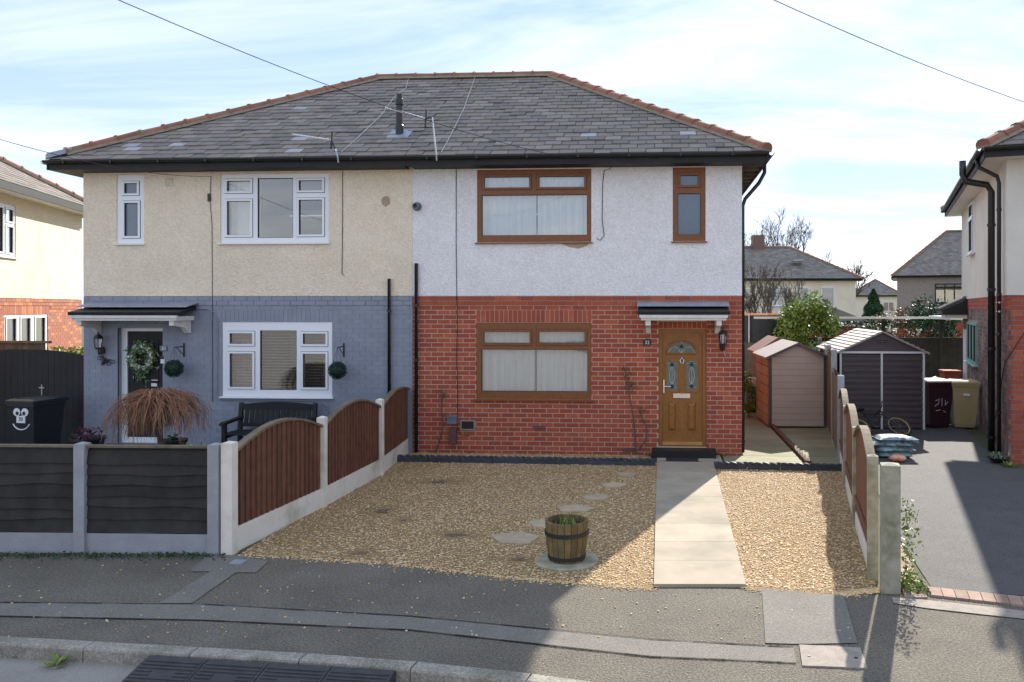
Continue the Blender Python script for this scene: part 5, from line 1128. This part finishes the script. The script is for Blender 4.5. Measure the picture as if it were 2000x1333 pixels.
# side porch canopy
vA, zA = onR(1874, 600); cn = MB(SF).add([(-RD - .1, -.62, 2.62), (-RD + 1.5, -.62, 2.62), (-RD + 1.5, .0, 2.93), (-RD - .1, .0, 2.93), (-RD - .1, -.62, 2.5), (-RD + 1.5, -.62, 2.5), (-RD + 1.5, 0, 2.5), (-RD - .1, 0, 2.5)], [(0, 1, 2, 3), (7, 6, 5, 4), (0, 4, 5, 1), (1, 5, 6, 2), (3, 7, 4, 0)]).build("porch_canopy", MT['blackpaint'], hr)
for k in range(7): MB(SF).tube([(-RD + k * .22, -.66, 2.635), (-RD + k * .22, .0, 2.96)], .045, 6).build("roof_roll", MT['shedbrown'], cn)
MB(SF).box(-RD - .05, -RD + 1.45, -.55, -.02, 2.40, 2.498).build("porch_soffit", MT['whitepaint'], cn)
# dish of plants by the pipe
q = G(1950, 905); t = thing("plant_dish", "small black hanging basket dish with plants at the foot of the black pipe", "planter", q)
MB().lathe([(.06, 0), (.16, .07), (.19, .1), (.17, .1)], q, 16).build("dish", MT['black'], t); rs = random.Random(3); mb = MB(); leaves(mb, [q + Vector((rs.gauss(0, .08), rs.gauss(0, .08), .1 + rs.random() * .07)) for _ in range(90)], .02, rs); mb.build("plant", MT['sage'], t)
tuft("green weeds at the foot of the red brick corner by the dish", G(1972, 912), 'leaf', 40, .13, .2, 77)
# ================================================================== SHEDS
def shed_frame(px, py, ang): return FrZ(G(px, py), ang)
shf = FrZ(G(1502, 838), R(2)); sw_, sdp, seh, srh = 1.26, 1.75, 1.62, 1.92
t = thing("garden_shed", "tan plastic shed with pale boards and ochre side panels beside the brick house", "shed", shf.o)
MB(shf).box(.03, sw_ - .03, .04, sdp, .05, seh - .03).build("core", MT['dark'], t)
nb = 11
for k in range(nb):
    z0, z1 = .06 + k * (seh - .08) / nb, .06 + (k + 1) * (seh - .08) / nb - .012; MB(shf).prism([(.0, z0), (.0, z1), (.012, z1 + .01), (.03, z1 + .01), (.03, z0)], .06, sw_ - .06, 'x').build("board", MT['shedtan'], t)
MB(shf).prism([(.06, seh - .02), (sw_ - .06, seh - .02), (sw_ / 2 + .2, srh - .09), (sw_ / 2 - .2, srh - .09)], .0, .03).build("gable_board", MT['shedtan'], t)
for x in (0, sw_ - .06): MB(shf).box(x, x + .06, -.012, .05, .0, seh).build("corner_trim", MT['shedbrown'], t)
for k in range(7):
    for (a, b) in ((.08, .85), (.9, sdp)): MB(shf).box(-.012, .03, a, b, .06 + k * .22, .265 + k * .22).build("side_panel", MT['shedochre'], t)
for sx in (0, 1):
    xe, xr = (-.09, sw_ / 2) if sx == 0 else (sw_ + .09, sw_ / 2); MB(shf).add([(xe, -.09, seh - .03), (xr, -.09, srh), (xr, sdp + .05, srh), (xe, sdp + .05, seh - .03), (xe, -.09, seh - .075), (xr, -.09, srh - .045), (xr, sdp + .05, srh - .045), (xe, sdp + .05, seh - .075)], [(0, 1, 2, 3), (7, 6, 5, 4), (0, 4, 5, 1), (2, 6, 7, 3), (0, 3, 7, 4)]).build("roof_panel", MT['shedroof'], t)
    MB(shf).add([(xe, -.105, seh - .09), (xr, -.105, srh - .06), (xr, -.105, srh - .005), (xe, -.105, seh - .035), (xe, -.08, seh - .09), (xr, -.08, srh - .06), (xr, -.08, srh - .005), (xe, -.08, seh - .035)], [(0, 1, 2, 3), (4, 7, 6, 5), (3, 2, 6, 7), (0, 4, 5, 1), (0, 3, 7, 4)]).build("barge_trim", MT['shedbrown'], t)
# small red-roofed store behind it
sf2 = FrZ(G(1487, 815), R(2)); t = thing("garden_store", "terracotta plastic garden store with red brown roof behind the tan shed", "shed", sf2.o)
MB(sf2).box(0, .9, .3, 1.6, .0, 1.60).build("walls", MT['redroof'], t); MB(sf2).prism([(-.1, 1.58), (.45, 1.95), (1.0, 1.58), (1.0, 1.53), (.45, 1.89), (-.1, 1.53)], .2, 1.7).build("roof", MT['redroof'], t)
# brown metal shed on the driveway
bf_ = FrZ(G(1640, 838), R(-1)); bw, bd, be, br_ = 1.82, 2.4, 1.72, 2.17
t = thing("metal_shed", "dark brown corrugated metal shed with white trim on the driveway", "shed", bf_.o)
MB(bf_).box(.03, bw - .03, .05, bd, .02, be - .03).build("core", MT['dark'], t)
for s0, s1 in ((.03, bw / 2 - .025), (bw / 2 + .025, bw - .03)):
    pr = []
    for k in range(13):
        z = .03 + k * (be - .1) / 13; h = (be - .1) / 13; pr += [(-.0, z), (-.0, z + h * .45), (.035, z + h * .55), (.035, z + h * .95)]
    for k in range(13):
        z = .03 + k * (be - .1) / 13; h = (be - .1) / 13; MB(bf_).prism([(.04, z), (0, z + .003), (0, z + h * .5), (.03, z + h * .62), (.03, z + h * .98), (.045, z + h * .98)], s0, s1, 'x').build("corrugated_panel", MT['shedbrown'], t)
MB(bf_).prism([(.0, be), (bw, be), (bw / 2, br_ - .05)], .005, .03).build("gable", MT['shedbrown'], t)
g_ = MB(bf_).box(bw / 2 - .14, bw / 2 + .14, -.012, .004, be + .16, be + .30).build("gable_vent", MT['shedbrown'], t)
for k in range(4): MB(bf_).box(bw / 2 - .11 + (.13 if k % 2 else 0), bw / 2 - .01 + (.13 if k % 2 else 0), -.02, -.011, be + .18 + .05 * (k // 2), be + .205 + .05 * (k // 2)).build("vent_slot", MT['black'], g_)
for x in (0, bw / 2 - .022, bw - .03): MB(bf_).box(x, x + .04, -.018, .03, .0, be).build("white_trim", MT['white'], t)
MB(bf_).box(-.02, bw + .02, -.022, .03, be - .045, be).build("white_trim", MT['white'], t)
for sx in (0, 1):
    xe = -.1 if sx == 0 else bw + .1
    for k in range(9):
        u0, u1 = k / 9, (k + .96) / 9; A0 = (xe + (bw / 2 - xe) * u0, be - .03 + (br_ - be + .03) * u0); A1 = (xe + (bw / 2 - xe) * u1, be - .03 + (br_ - be + .03) * u1)
        MB(bf_).add([(A0[0], -.08, A0[1] + .02), (A1[0], -.08, A1[1]), (A1[0], bd, A1[1]), (A0[0], bd, A0[1] + .02), (A0[0], -.08, A0[1] - .035), (A1[0], -.08, A1[1] - .035)], [(0, 1, 2, 3), (4, 5, 1, 0), (4, 0, 3), (5, 2, 1)]).build("roof_panel", MT['shedroof'], t)
# bins by the metal shed
(t, fr) = wheelie("maroon wheelie bin with chalked white marks beside the brown metal shed", G(1826, 834), R(5), MT['maroon'])
mb = MB(fr)
for st in (((-.12, .62), (-.04, .66), (-.05, .56), (-.13, .5)), ((.02, .68), (.03, .5)), ((.1, .64), (.1, .52), (.16, .6)), ((-.1, .4), (.0, .42)), ((.06, .4), (.12, .36))): mb.tube([(x, -.305 - (z - .6) * .11, z) for x, z in st], .006, 4)
mb.build("chalk_marks", MT['white'], t)
(t, fr) = wheelie("sand coloured wheelie bin beside the maroon bin", G(1879, 835), R(-6), MT['beige'])
MB(fr).box(-.06, .08, -.335, -.318, .74, .79).build("label_plate", MT['white'], t)
# fallen bicycle
def bicycle(label, fr):
    t = thing("bicycle", label, "bicycle", fr.o, "bicycles"); T = lambda x, z: (x, 0, z)
    for x in (0, .92):
        o = MB(fr); o.tube([T(x + .25 * math.cos(k * .2618), .26 + .25 * math.sin(k * .2618)) for k in range(25)], .022, 6, caps=False); w_ = o.build("tyre", MT['rubber'], t)
        o = MB(fr); o.tube([T(x + .225 * math.cos(k * .2618), .26 + .225 * math.sin(k * .2618)) for k in range(25)], .012, 5, caps=False); o.build("rim", M('yellow_rim', (.55, .42, .12), rough=.4) if 'yellow_rim' not in bpy.data.materials else bpy.data.materials['yellow_rim'], w_)
        o = MB(fr)
        for k in range(10): o.tube([T(x, .26), T(x + .22 * math.cos(k * .628), .26 + .22 * math.sin(k * .628))], .002, 3)
        o.build("spokes", MT['metal'], w_)
    o = MB(fr); o.tube([T(0, .26), T(.36, .27), T(.70, .60), T(.27, .62), T(.36, .27)], .018, 6); o.tube([T(0, .26), T(.27, .62)], .012, 5); o.tube([T(.92, .26), T(.74, .55), T(.69, .72)], .017, 6); o.build("frame", MT['black'], t)
    o = MB(fr); o.tube([(.66, -.24, .76), (.70, -.1, .74), (.69, 0, .72), (.70, .1, .74), (.66, .24, .76)], .012, 6); o.build("handlebar", MT['iron'], t)
    o = MB(fr); o.tube([T(.27, .62), T(.24, .72)], .013, 5); o.sphere((.22, 0, .74), .07, 10, 6, 1.6, .8, .4); o.build("saddle", MT['black'], t)
    o = MB(fr); o.lathe([(.06, -.01), (.06, .01)], (.36, .27, 0), 12) if False else o.tube([(.36, -.09, .20), (.36, 0, .27), (.36, .09, .34)], .01, 5); o.build("crank", MT['metal'], t)
g = G(1688, 858); ex_ = (RGT * .97 + FWD * .22).normalized(); ez_ = (FWD * .72 + UP * .62).normalized(); ez_ = (ez_ - ex_ * ez_.dot(ex_)).normalized(); lay = Fr(g + UP * .03, ex_, ez_.cross(ex_), ez_)
bicycle("child's bicycle with yellow rims lying in front of the brown metal shed", lay)
g = CW((1812 - PX0) / F * 22, 22); bicycle("bicycle standing behind the bins near the dark fence", FrZ(g, R(12)))
# compost bags and orange bag
cb_ = G(1738, 893)
for k in range(4):
    mb = MB(); c = cb_ + UP * (.055 + k * .095) + RGT * (random.uniform(-.04, .04) + (.06 if k == 3 else 0)); n = 14; vs = []; fs = []; a = random.uniform(-.1, .1)
    ex = RGT * math.cos(a) + FWD * math.sin(a); ey = FWD * math.cos(a) - RGT * math.sin(a)
    for j in range(7):
        v = -1 + j / 3
        for i in range(n + 1):
            u = -1 + 2 * i / n; hgt = .058 * (max(0, 1 - abs(u) ** 4)) ** .5 * (max(0, 1 - abs(v) ** 4)) ** .5 + .004 * math.sin(u * 9 + k) * (1 - abs(v)); vs.append((u, v, hgt))
    top = [c + ex * u * .36 + ey * v * .2 + UP * (h + (.05 * u * u if k == 3 and u > 0 else 0) * -1) for u, v, h in vs]; bot = [c + ex * u * .36 + ey * v * .2 - UP * h * .85 for u, v, h in vs]
    m_ = MB(); m_.v = top + bot; N_ = len(top); W1 = n + 1
    m_.f = [[j * W1 + i, j * W1 + i + 1, (j + 1) * W1 + i + 1, (j + 1) * W1 + i] for j in range(6) for i in range(n)] + [[N_ + (j + 1) * W1 + i, N_ + (j + 1) * W1 + i + 1, N_ + j * W1 + i + 1, N_ + j * W1 + i] for j in range(6) for i in range(n)]
    solo(m_, "compost_bag", MT['bagprint'], ["blue and black printed compost bag at the bottom of the stack", "printed compost bag second from the bottom of the stack", "printed compost bag second from the top of the stack", "drooping pale blue compost bag on top of the stack"][k], "bag", "stacked compost bags", smooth=True)
q = G(1753, 903); mb = MB(); mb.sphere(q + UP * .07, .13, 14, 8, 1.15, .8, .5); rs = random.Random(1)
for i, v in enumerate(mb.v): mb.v[i] = v + Vector((rs.gauss(0, .008), rs.gauss(0, .008), rs.gauss(0, .006)))
solo(mb, "plastic_bag", MT['orange'], "crumpled orange and white plastic bag in front of the compost bags", "bag", smooth=True)
mb = MB(); c = G(1471, 806) + UP * .33; mb.sphere(c, .3, 16, 12, .62, .7, 1.12); rs = random.Random(2)
for i, v in enumerate(mb.v): mb.v[i] = v + Vector((rs.gauss(0, .014), rs.gauss(0, .014), rs.gauss(0, .01)))
solo(mb, "covered_sack", MT['bluebag'], "blue tarpaulin sack standing between the wall and the tan shed", "sack", smooth=True)
mb = MB(); c = G(1477, 806) + UP * .68
for k in range(3): mb.lathe([(.17, .0), (.24, .09), (.25, .10), (.22, .10)], c + UP * .055 * k, 16)
solo(mb, "plastic_tubs", MT['white'], "stacked white plastic tubs on top of the blue sack", "tubs")
bush("small green bush behind the blue sack", CW((1462 - PX0) / F * 19.5, 19.5), .28, .3, 1.1, 900, .03, 'leaf', 12, trunkr=.02)
# trampoline with net
tb = CW((1472 - PX0) / F * 27, 27); t = thing("trampoline", "trampoline with dark safety net and orange padded rim", "trampoline", tb); mb = MB()
mb.tube([tb + Vector((1.3 * math.cos(k * .2618), 1.3 * math.sin(k * .2618), 2.45)) for k in range(25)], .035, 6, caps=False); mb.build("top_ring", MT['orange'], t)
mb = MB(); mb.lathe([(1.28, .75), (1.28, 2.42)], tb, 24); nb_ = mb; nb_.f = nb_.f[:-2]; nb_.build("net", MT['net'], t)
for k in range(6):
    a = k * 1.047 + .3; MB().tube([tb + Vector((1.38 * math.cos(a), 1.38 * math.sin(a), 0)), tb + Vector((1.34 * math.cos(a), 1.34 * math.sin(a), 2.5))], .025, 6).build("leg", MT['metal'], t)
MB().lathe([(1.4, .68), (1.4, .76), (1.1, .77)], tb, 24).build("pad", M('green_pad', (.02, .14, .09), rough=.5), t)
# dark back fence, pergola rail with bunting of flowers
df = thing("rear_fence", "dark stained rear fence behind the sheds", "fence", CW(9, 27)); a, b = CW(5.2, 25.5), CW(12.5, 25.5); d_ = (b - a).normalized(); fr = Fr(a, d_, (-d_.y, d_.x, 0)); L_ = (b - a).length
for k in range(int(L_ / .15)): MB(fr).box(k * .15, k * .15 + .142, -.01 + .008 * (k % 2), .02, 0, 1.72).build("board", MT['greybox'] if False else MT['blackfence'], df)
for k in range(5): MB(fr).box(k * L_ / 4 - .05, k * L_ / 4 + .05, -.03, .05, 0, 2.35).build("post", MT['blackfence'], df)
MB(fr).box(-.5, L_ * .70, -.05, .0, 2.32, 2.39).build("top_rail", MT['whitepaint'], df)
MB(fr).box(L_ * .70, L_ + .3, -1.6, .02, 2.32, 2.42).build("lean_to_roof", MT['whitepaint'], df)
rs = random.Random(9); mb = MB(); leaves(mb, [fr((rs.uniform(.8, L_ * .68), -.05 + rs.gauss(0, .06), 2.24 - abs(rs.gauss(0, .13)))) for _ in range(1300)], .035, rs); mb.build("trailing_foliage", MT['darkleaf'], df)
for k in range(14):
    q = fr((1.0 + k * .31, -.12, 1.98 + rs.uniform(-.08, .05))); m_ = MB(); leaves(m_, [q + Vector((rs.gauss(0, .05), rs.gauss(0, .05), rs.gauss(0, .06))) for _ in range(24)], .035, rs); m_.build("hanging_flowers", MT['petal'] if k % 3 == 0 else MT['purpleleaf'], df)
MB(fr).box(-3.2, -.1, 0, .03, 0, 1.55).build("weathered_section", MT['oldwood'], df)
q = CW((1855 - PX0) / F * 21.5, 21.5); solo(MB().box(q.x - .2, q.x + .2, q.y - .2, q.y + .2, 0, .95).box(q.x - .23, q.x + .23, q.y - .23, q.y + .23, .95, 1.0), "brick_pier", MT['brick'], "short red brick pier behind the sand coloured bin", "pier")
# ================================================================== LEFT NEIGHBOUR
la, lb = CW(-12.75, 14.6), CW(-14.72, 22.35); LV = Vector((*(lb - la).xy, 0)).normalized(); LU = Vector((-LV.y, LV.x, 0))   # LU points away from us (left)
LFm = Fr(lb, -LV, LU); hlft = thing("detached_house", "sunlit cream house with orange brick ground floor beyond the black gate", "house", lb)
LL = (lb - la).length
def onL(px, py): p = PP(px, py, lb, LU) - lb; return p.dot(-LV), p.z
lw = (onL(93, 682)[0], onL(8, 682)[0], onL(50, 690)[1], onL(50, 615)[1]); uw = (onL(30, 500)[0], onL(-14, 500)[0], onL(20, 503)[1], onL(20, 401)[1])
wl_ = MB(LFm).grid(0, LL, -.1, ZB, [lw], .0, .25).build("wall", MT['mortar2'], hlft); MB(LFm).box(0, LL, .26, 9, -.1, ZB).build("core_wall", MT['dark'], hlft)
MB(LFm).grid(0, LL, ZB + .002, ZE, [uw], -.015, .25).build("rendered_wall", MT['cream_render'], hlft); MB(LFm).box(-.01, LL + .01, .26, 9, ZB + .003, ZE).build("rear_render", MT['cream_render'], hlft)
brick_field(LFm, 0, LL, ZB - 34 * CO, ZB, [lw], wl_, MT['brick3'], 0, soldiers=[(lw[0] - .12, lw[1] + .12, lw[3], lw[3] + .23)], bands=[(ZB - 3 * CO, ZB)])
ww = (lw[1] - lw[0]); window(hlft, LFm, lw, [(lw[0] + ww * a_, lw[0] + ww * b_, lw[2] + .07, lw[3] - .08) for a_, b_ in ((.06, .30), (.42, .64), (.74, .95))], MT['upvc'], y=.01)
ww = (uw[1] - uw[0]); window(hlft, LFm, uw, [(uw[0] + .1, uw[0] + ww * .42, uw[2] + .1, uw[3] - .5), (uw[0] + .1, uw[0] + ww * .42, uw[3] - .38, uw[3] - .1), (uw[0] + ww * .55, uw[1] - .1, uw[2] + .1, uw[3] - .1)], MT['upvc'], y=.01)
hip_roof(hlft, LFm, 0, LL, 0, 9, EZ, EZ + 2.6, .42)
a, b = CW(-13.6, 19.5), CW(-9.6, 18.6); hd = thing("hedge", "clipped bright green hedge behind the black gate", "hedge", (a + b) / 2); rs = random.Random(14); mb = MB(); leaves(mb, [a.lerp(b, rs.random()) + Vector((rs.gauss(0, .12), rs.uniform(-.4, .4), rs.random() ** .5 * 1.72)) for _ in range(5200)], .035, rs); mb.build("foliage", MT['leaf'], hd)
mb = MB()
for k in range(9): p = a.lerp(b, (k + .5) / 9); mb.tube([p, p + UP * 1.2], .025, 5)
mb.build("stems", MT['bark'], hd)
pf = thing("timber_fence", "weathered timber fence in front of the neighbouring brick window", "fence", CW(-11.6, 16.4)); a, b = CW(-14, 16.8), CW(-11.45, 16.4); d_ = (b - a).normalized(); fr = Fr(a, d_, (-d_.y, d_.x, 0))
for k in range(int((b - a).length / .13)): MB(fr).box(k * .13, k * .13 + .122, 0, .02, 0, 1.95).build("board", MT['oldwood'], pf)
MB(fr).box(0, (b - a).length, -.03, .05, 1.95, 2.0).build("capping", MT['oldwood'], pf)
# ================================================================== HOUSES BEHIND
def far_house(label, fr, W_, D_, wallm, base_z, windows, chim=None, two_tone=None, wm='upvc', rise=2.6, skyl=None, brick_base=True):
    t = thing("distant_house", label, "house", fr.o); f2 = Fr(fr.o + UP * base_z, fr.x, fr.y)
    MB(f2).box(0, W_, 0, D_, ZB - 1.2, ZE).build("rendered_wall", MT[wallm], t)
    MB(f2).box(.0, W_, .01, D_, -1.5, ZB - 1.2).build("wall", MT['brick'] if brick_base else MT[wallm], t)
    if two_tone: MB(f2).box(two_tone[0], two_tone[1], -.02, .0, ZB - 1.2, ZE).build("white_render", MT['white_render'], t)
    for (x0, x1, z0, z1, n, m2) in windows:
        window(t, f2, (x0, x1, z0, z1), [(x0 + .08 + k * (x1 - x0 - .08) / n, x0 + (k + 1) * (x1 - x0 - .08) / n, z0 + .08, z1 - .08) for k in range(n)], MT[m2], y=-.06, sash=())
        MB(f2).box(x0, x1, .012 - .03, -.025, z0, z1).build("window_lining", MT['dark'], t)
    r_ = hip_roof(t, f2, 0, W_, 0, D_, EZ, EZ + rise, .4, gauge=.24)
    if chim: MB(f2).box(chim - .45, chim + .45, D_ / 2 - .4, D_ / 2 + .4, EZ + rise - .9, EZ + rise + .95).build("chimney", MT['brick2'], r_)
    if skyl: p = skyl; MB(f2).box(p, p + .8, .9, 1.7, EZ + 1.35, EZ + 1.5).build("skylight", MT['lead'], r_)
    return t
hA = CW((1690 - PX0) / F * 59, 59); fA = Fr(hA - RGT * 13.4 + FWD * .0, RGT, FWD)
far_house("distant semi-detached house with grey hipped roof and brick chimney", Fr(hA - RGT * 14.3, RGT, FWD), 13.6, 8, 'cream_render', -.62, [(4.6, 5.9, 3.3, 4.7, 2, 'upvc'), (7.0, 8.5, 3.4, 4.8, 2, 'upvc'), (9.3, 10.1, 3.7, 4.8, 1, 'upvc'), (11.0, 12.0, 3.2, 4.8, 1, 'upvc')], chim=7.1, two_tone=(0, 4.9), skyl=9.2)
hB = CW((1752 - PX0) / F * 66, 66); far_house("distant brown pebbledashed house with dark window frames", Fr(hB, RGT * .94 - FWD * .342, RGT * .342 + FWD * .94), 12, 8, 'pebbledash', -.15, [(2.9, 5.1, 3.15, 4.75, 3, 'blackpaint'), (6.6, 8.6, 3.2, 4.75, 2, 'blackpaint')], rise=3.9)
hC = CW((1662 - PX0) / F * 112, 112); far_house("pale house with grey hipped roof far behind the conifer", Fr(hC, RGT * .955 - FWD * .296, RGT * .296 + FWD * .955), 6.6, 8, 'cream_render', -1.1, [(4.3, 5.7, 3.2, 4.5, 2, 'upvc')], rise=2.3, brick_base=False)
# outbuilding roof
ob = Fr(CW((1560 - PX0) / F * 40, 40), RGT, FWD); t = thing("outbuilding", "low outbuilding with dark tiled roof behind the laurel bush", "outbuilding", ob.o)
MB(ob).box(0, 3.2, 0, 3, 0, 1.85).build("wall", MT['brick'], t); MB(ob).prism([(-.4, 1.8), (3.6, 1.8), (3.6, 1.92), (1.0, 2.95), (-.4, 2.4)], -.3, 3.3).build("roof", MT['slate'], t); MB(ob).box(-.4, 3.65, -.36, -.3, 1.74, 1.9).build("fascia", MT['whitepaint'], t)
# trees behind
def pxh(px, ytop, d): return CW((px - PX0) / F * d, d), 2.7 + (HY - ytop) / F * d
b, h = pxh(1528, 398, 75); bare_tree("tall bare tree rising behind the brick chimney roof", b, h, 6, 5, .40, minr=.011, trunk=.22)
b, h = pxh(1498, 490, 31); bare_tree("bare multi-stemmed tree in front of the distant house", b, h, 6, 8, .28, minr=.006, trunk=.14)
b, h = pxh(1660, 500, 95); bare_tree("small bare tree far off between the distant roofs", b, h, 4, 3, .45, minr=.03)
b, h = pxh(1578, 578, 25); bush("glossy bright green laurel bush behind the tan shed", b, 1.05, 1.0, h, 7500, .055, 'leaf', 31)
b, h = pxh(1600, 656, 21.5); bush("small variegated shrub between the two sheds", b, .38, .35, h, 900, .035, 'sage', 32, trunkr=.02)
b, h = pxh(1706, 566, 52); bush("dark green conical conifer behind the sheds", b, 1.35, 1.3, h, 6500, .075, 'conifer', 33, cat="tree", name="conifer_tree", cone=True, trunkr=.12)
b, h = pxh(1822, 580, 44); bush("olive green evergreen hedge bush beside the neighbour's porch", b, 1.6, 1.2, h, 5000, .07, 'darkleaf', 34)
b, h = pxh(1765, 600, 46); bush("brown twiggy leafless shrub beside the conifer", b, 1.9, 1.0, h, 5000, .05, 'drygrass', 35)
for i, (px, d_, hh_) in enumerate(((1640, 48, 2.2), (1690, 49, 1.9), (1470, 44, 2.2), (1545, 46, 2.3))):
    b = CW((px - PX0) / F * d_, d_); bush(["low dark green shrub between the outbuilding and the conifer", "low pale shrub in front of the conifer", "shrub below the distant white wall", "shrub beside the outbuilding roof"][i], b, 1.5, .9, hh_, 2200, .06, ('darkleaf', 'sage', 'darkleaf', 'leaf')[i], 50 + i)
# house across the street (seen in the window reflections)
of = Fr(CW(1.5, -19), -RGT, -FWD); t = thing("opposite_house", "red brick house across the street reflected in the windows", "house", of.o)
MB(of).box(-6, 7, 0, 8, -.2, 5.2).build("wall", MT['brick'], t)
for x in (-4.5, -.5, 3.5):
    for z in (.9, 3.4): window(t, of, (x, x + 2, z, z + 1.25), [(x + .08, x + .95, z + .08, z + 1.17), (x + 1.05, x + 1.92, z + .08, z + 1.17)], MT['upvc'], y=-.06, sash=()); MB(of).box(x, x + 2, -.02, -.015, z, z + 1.25).build("window_lining", MT['dark'], t)
hip_roof(t, of, -6, 7, 0, 8, 5.2, 7.8, .4, ridge=False)
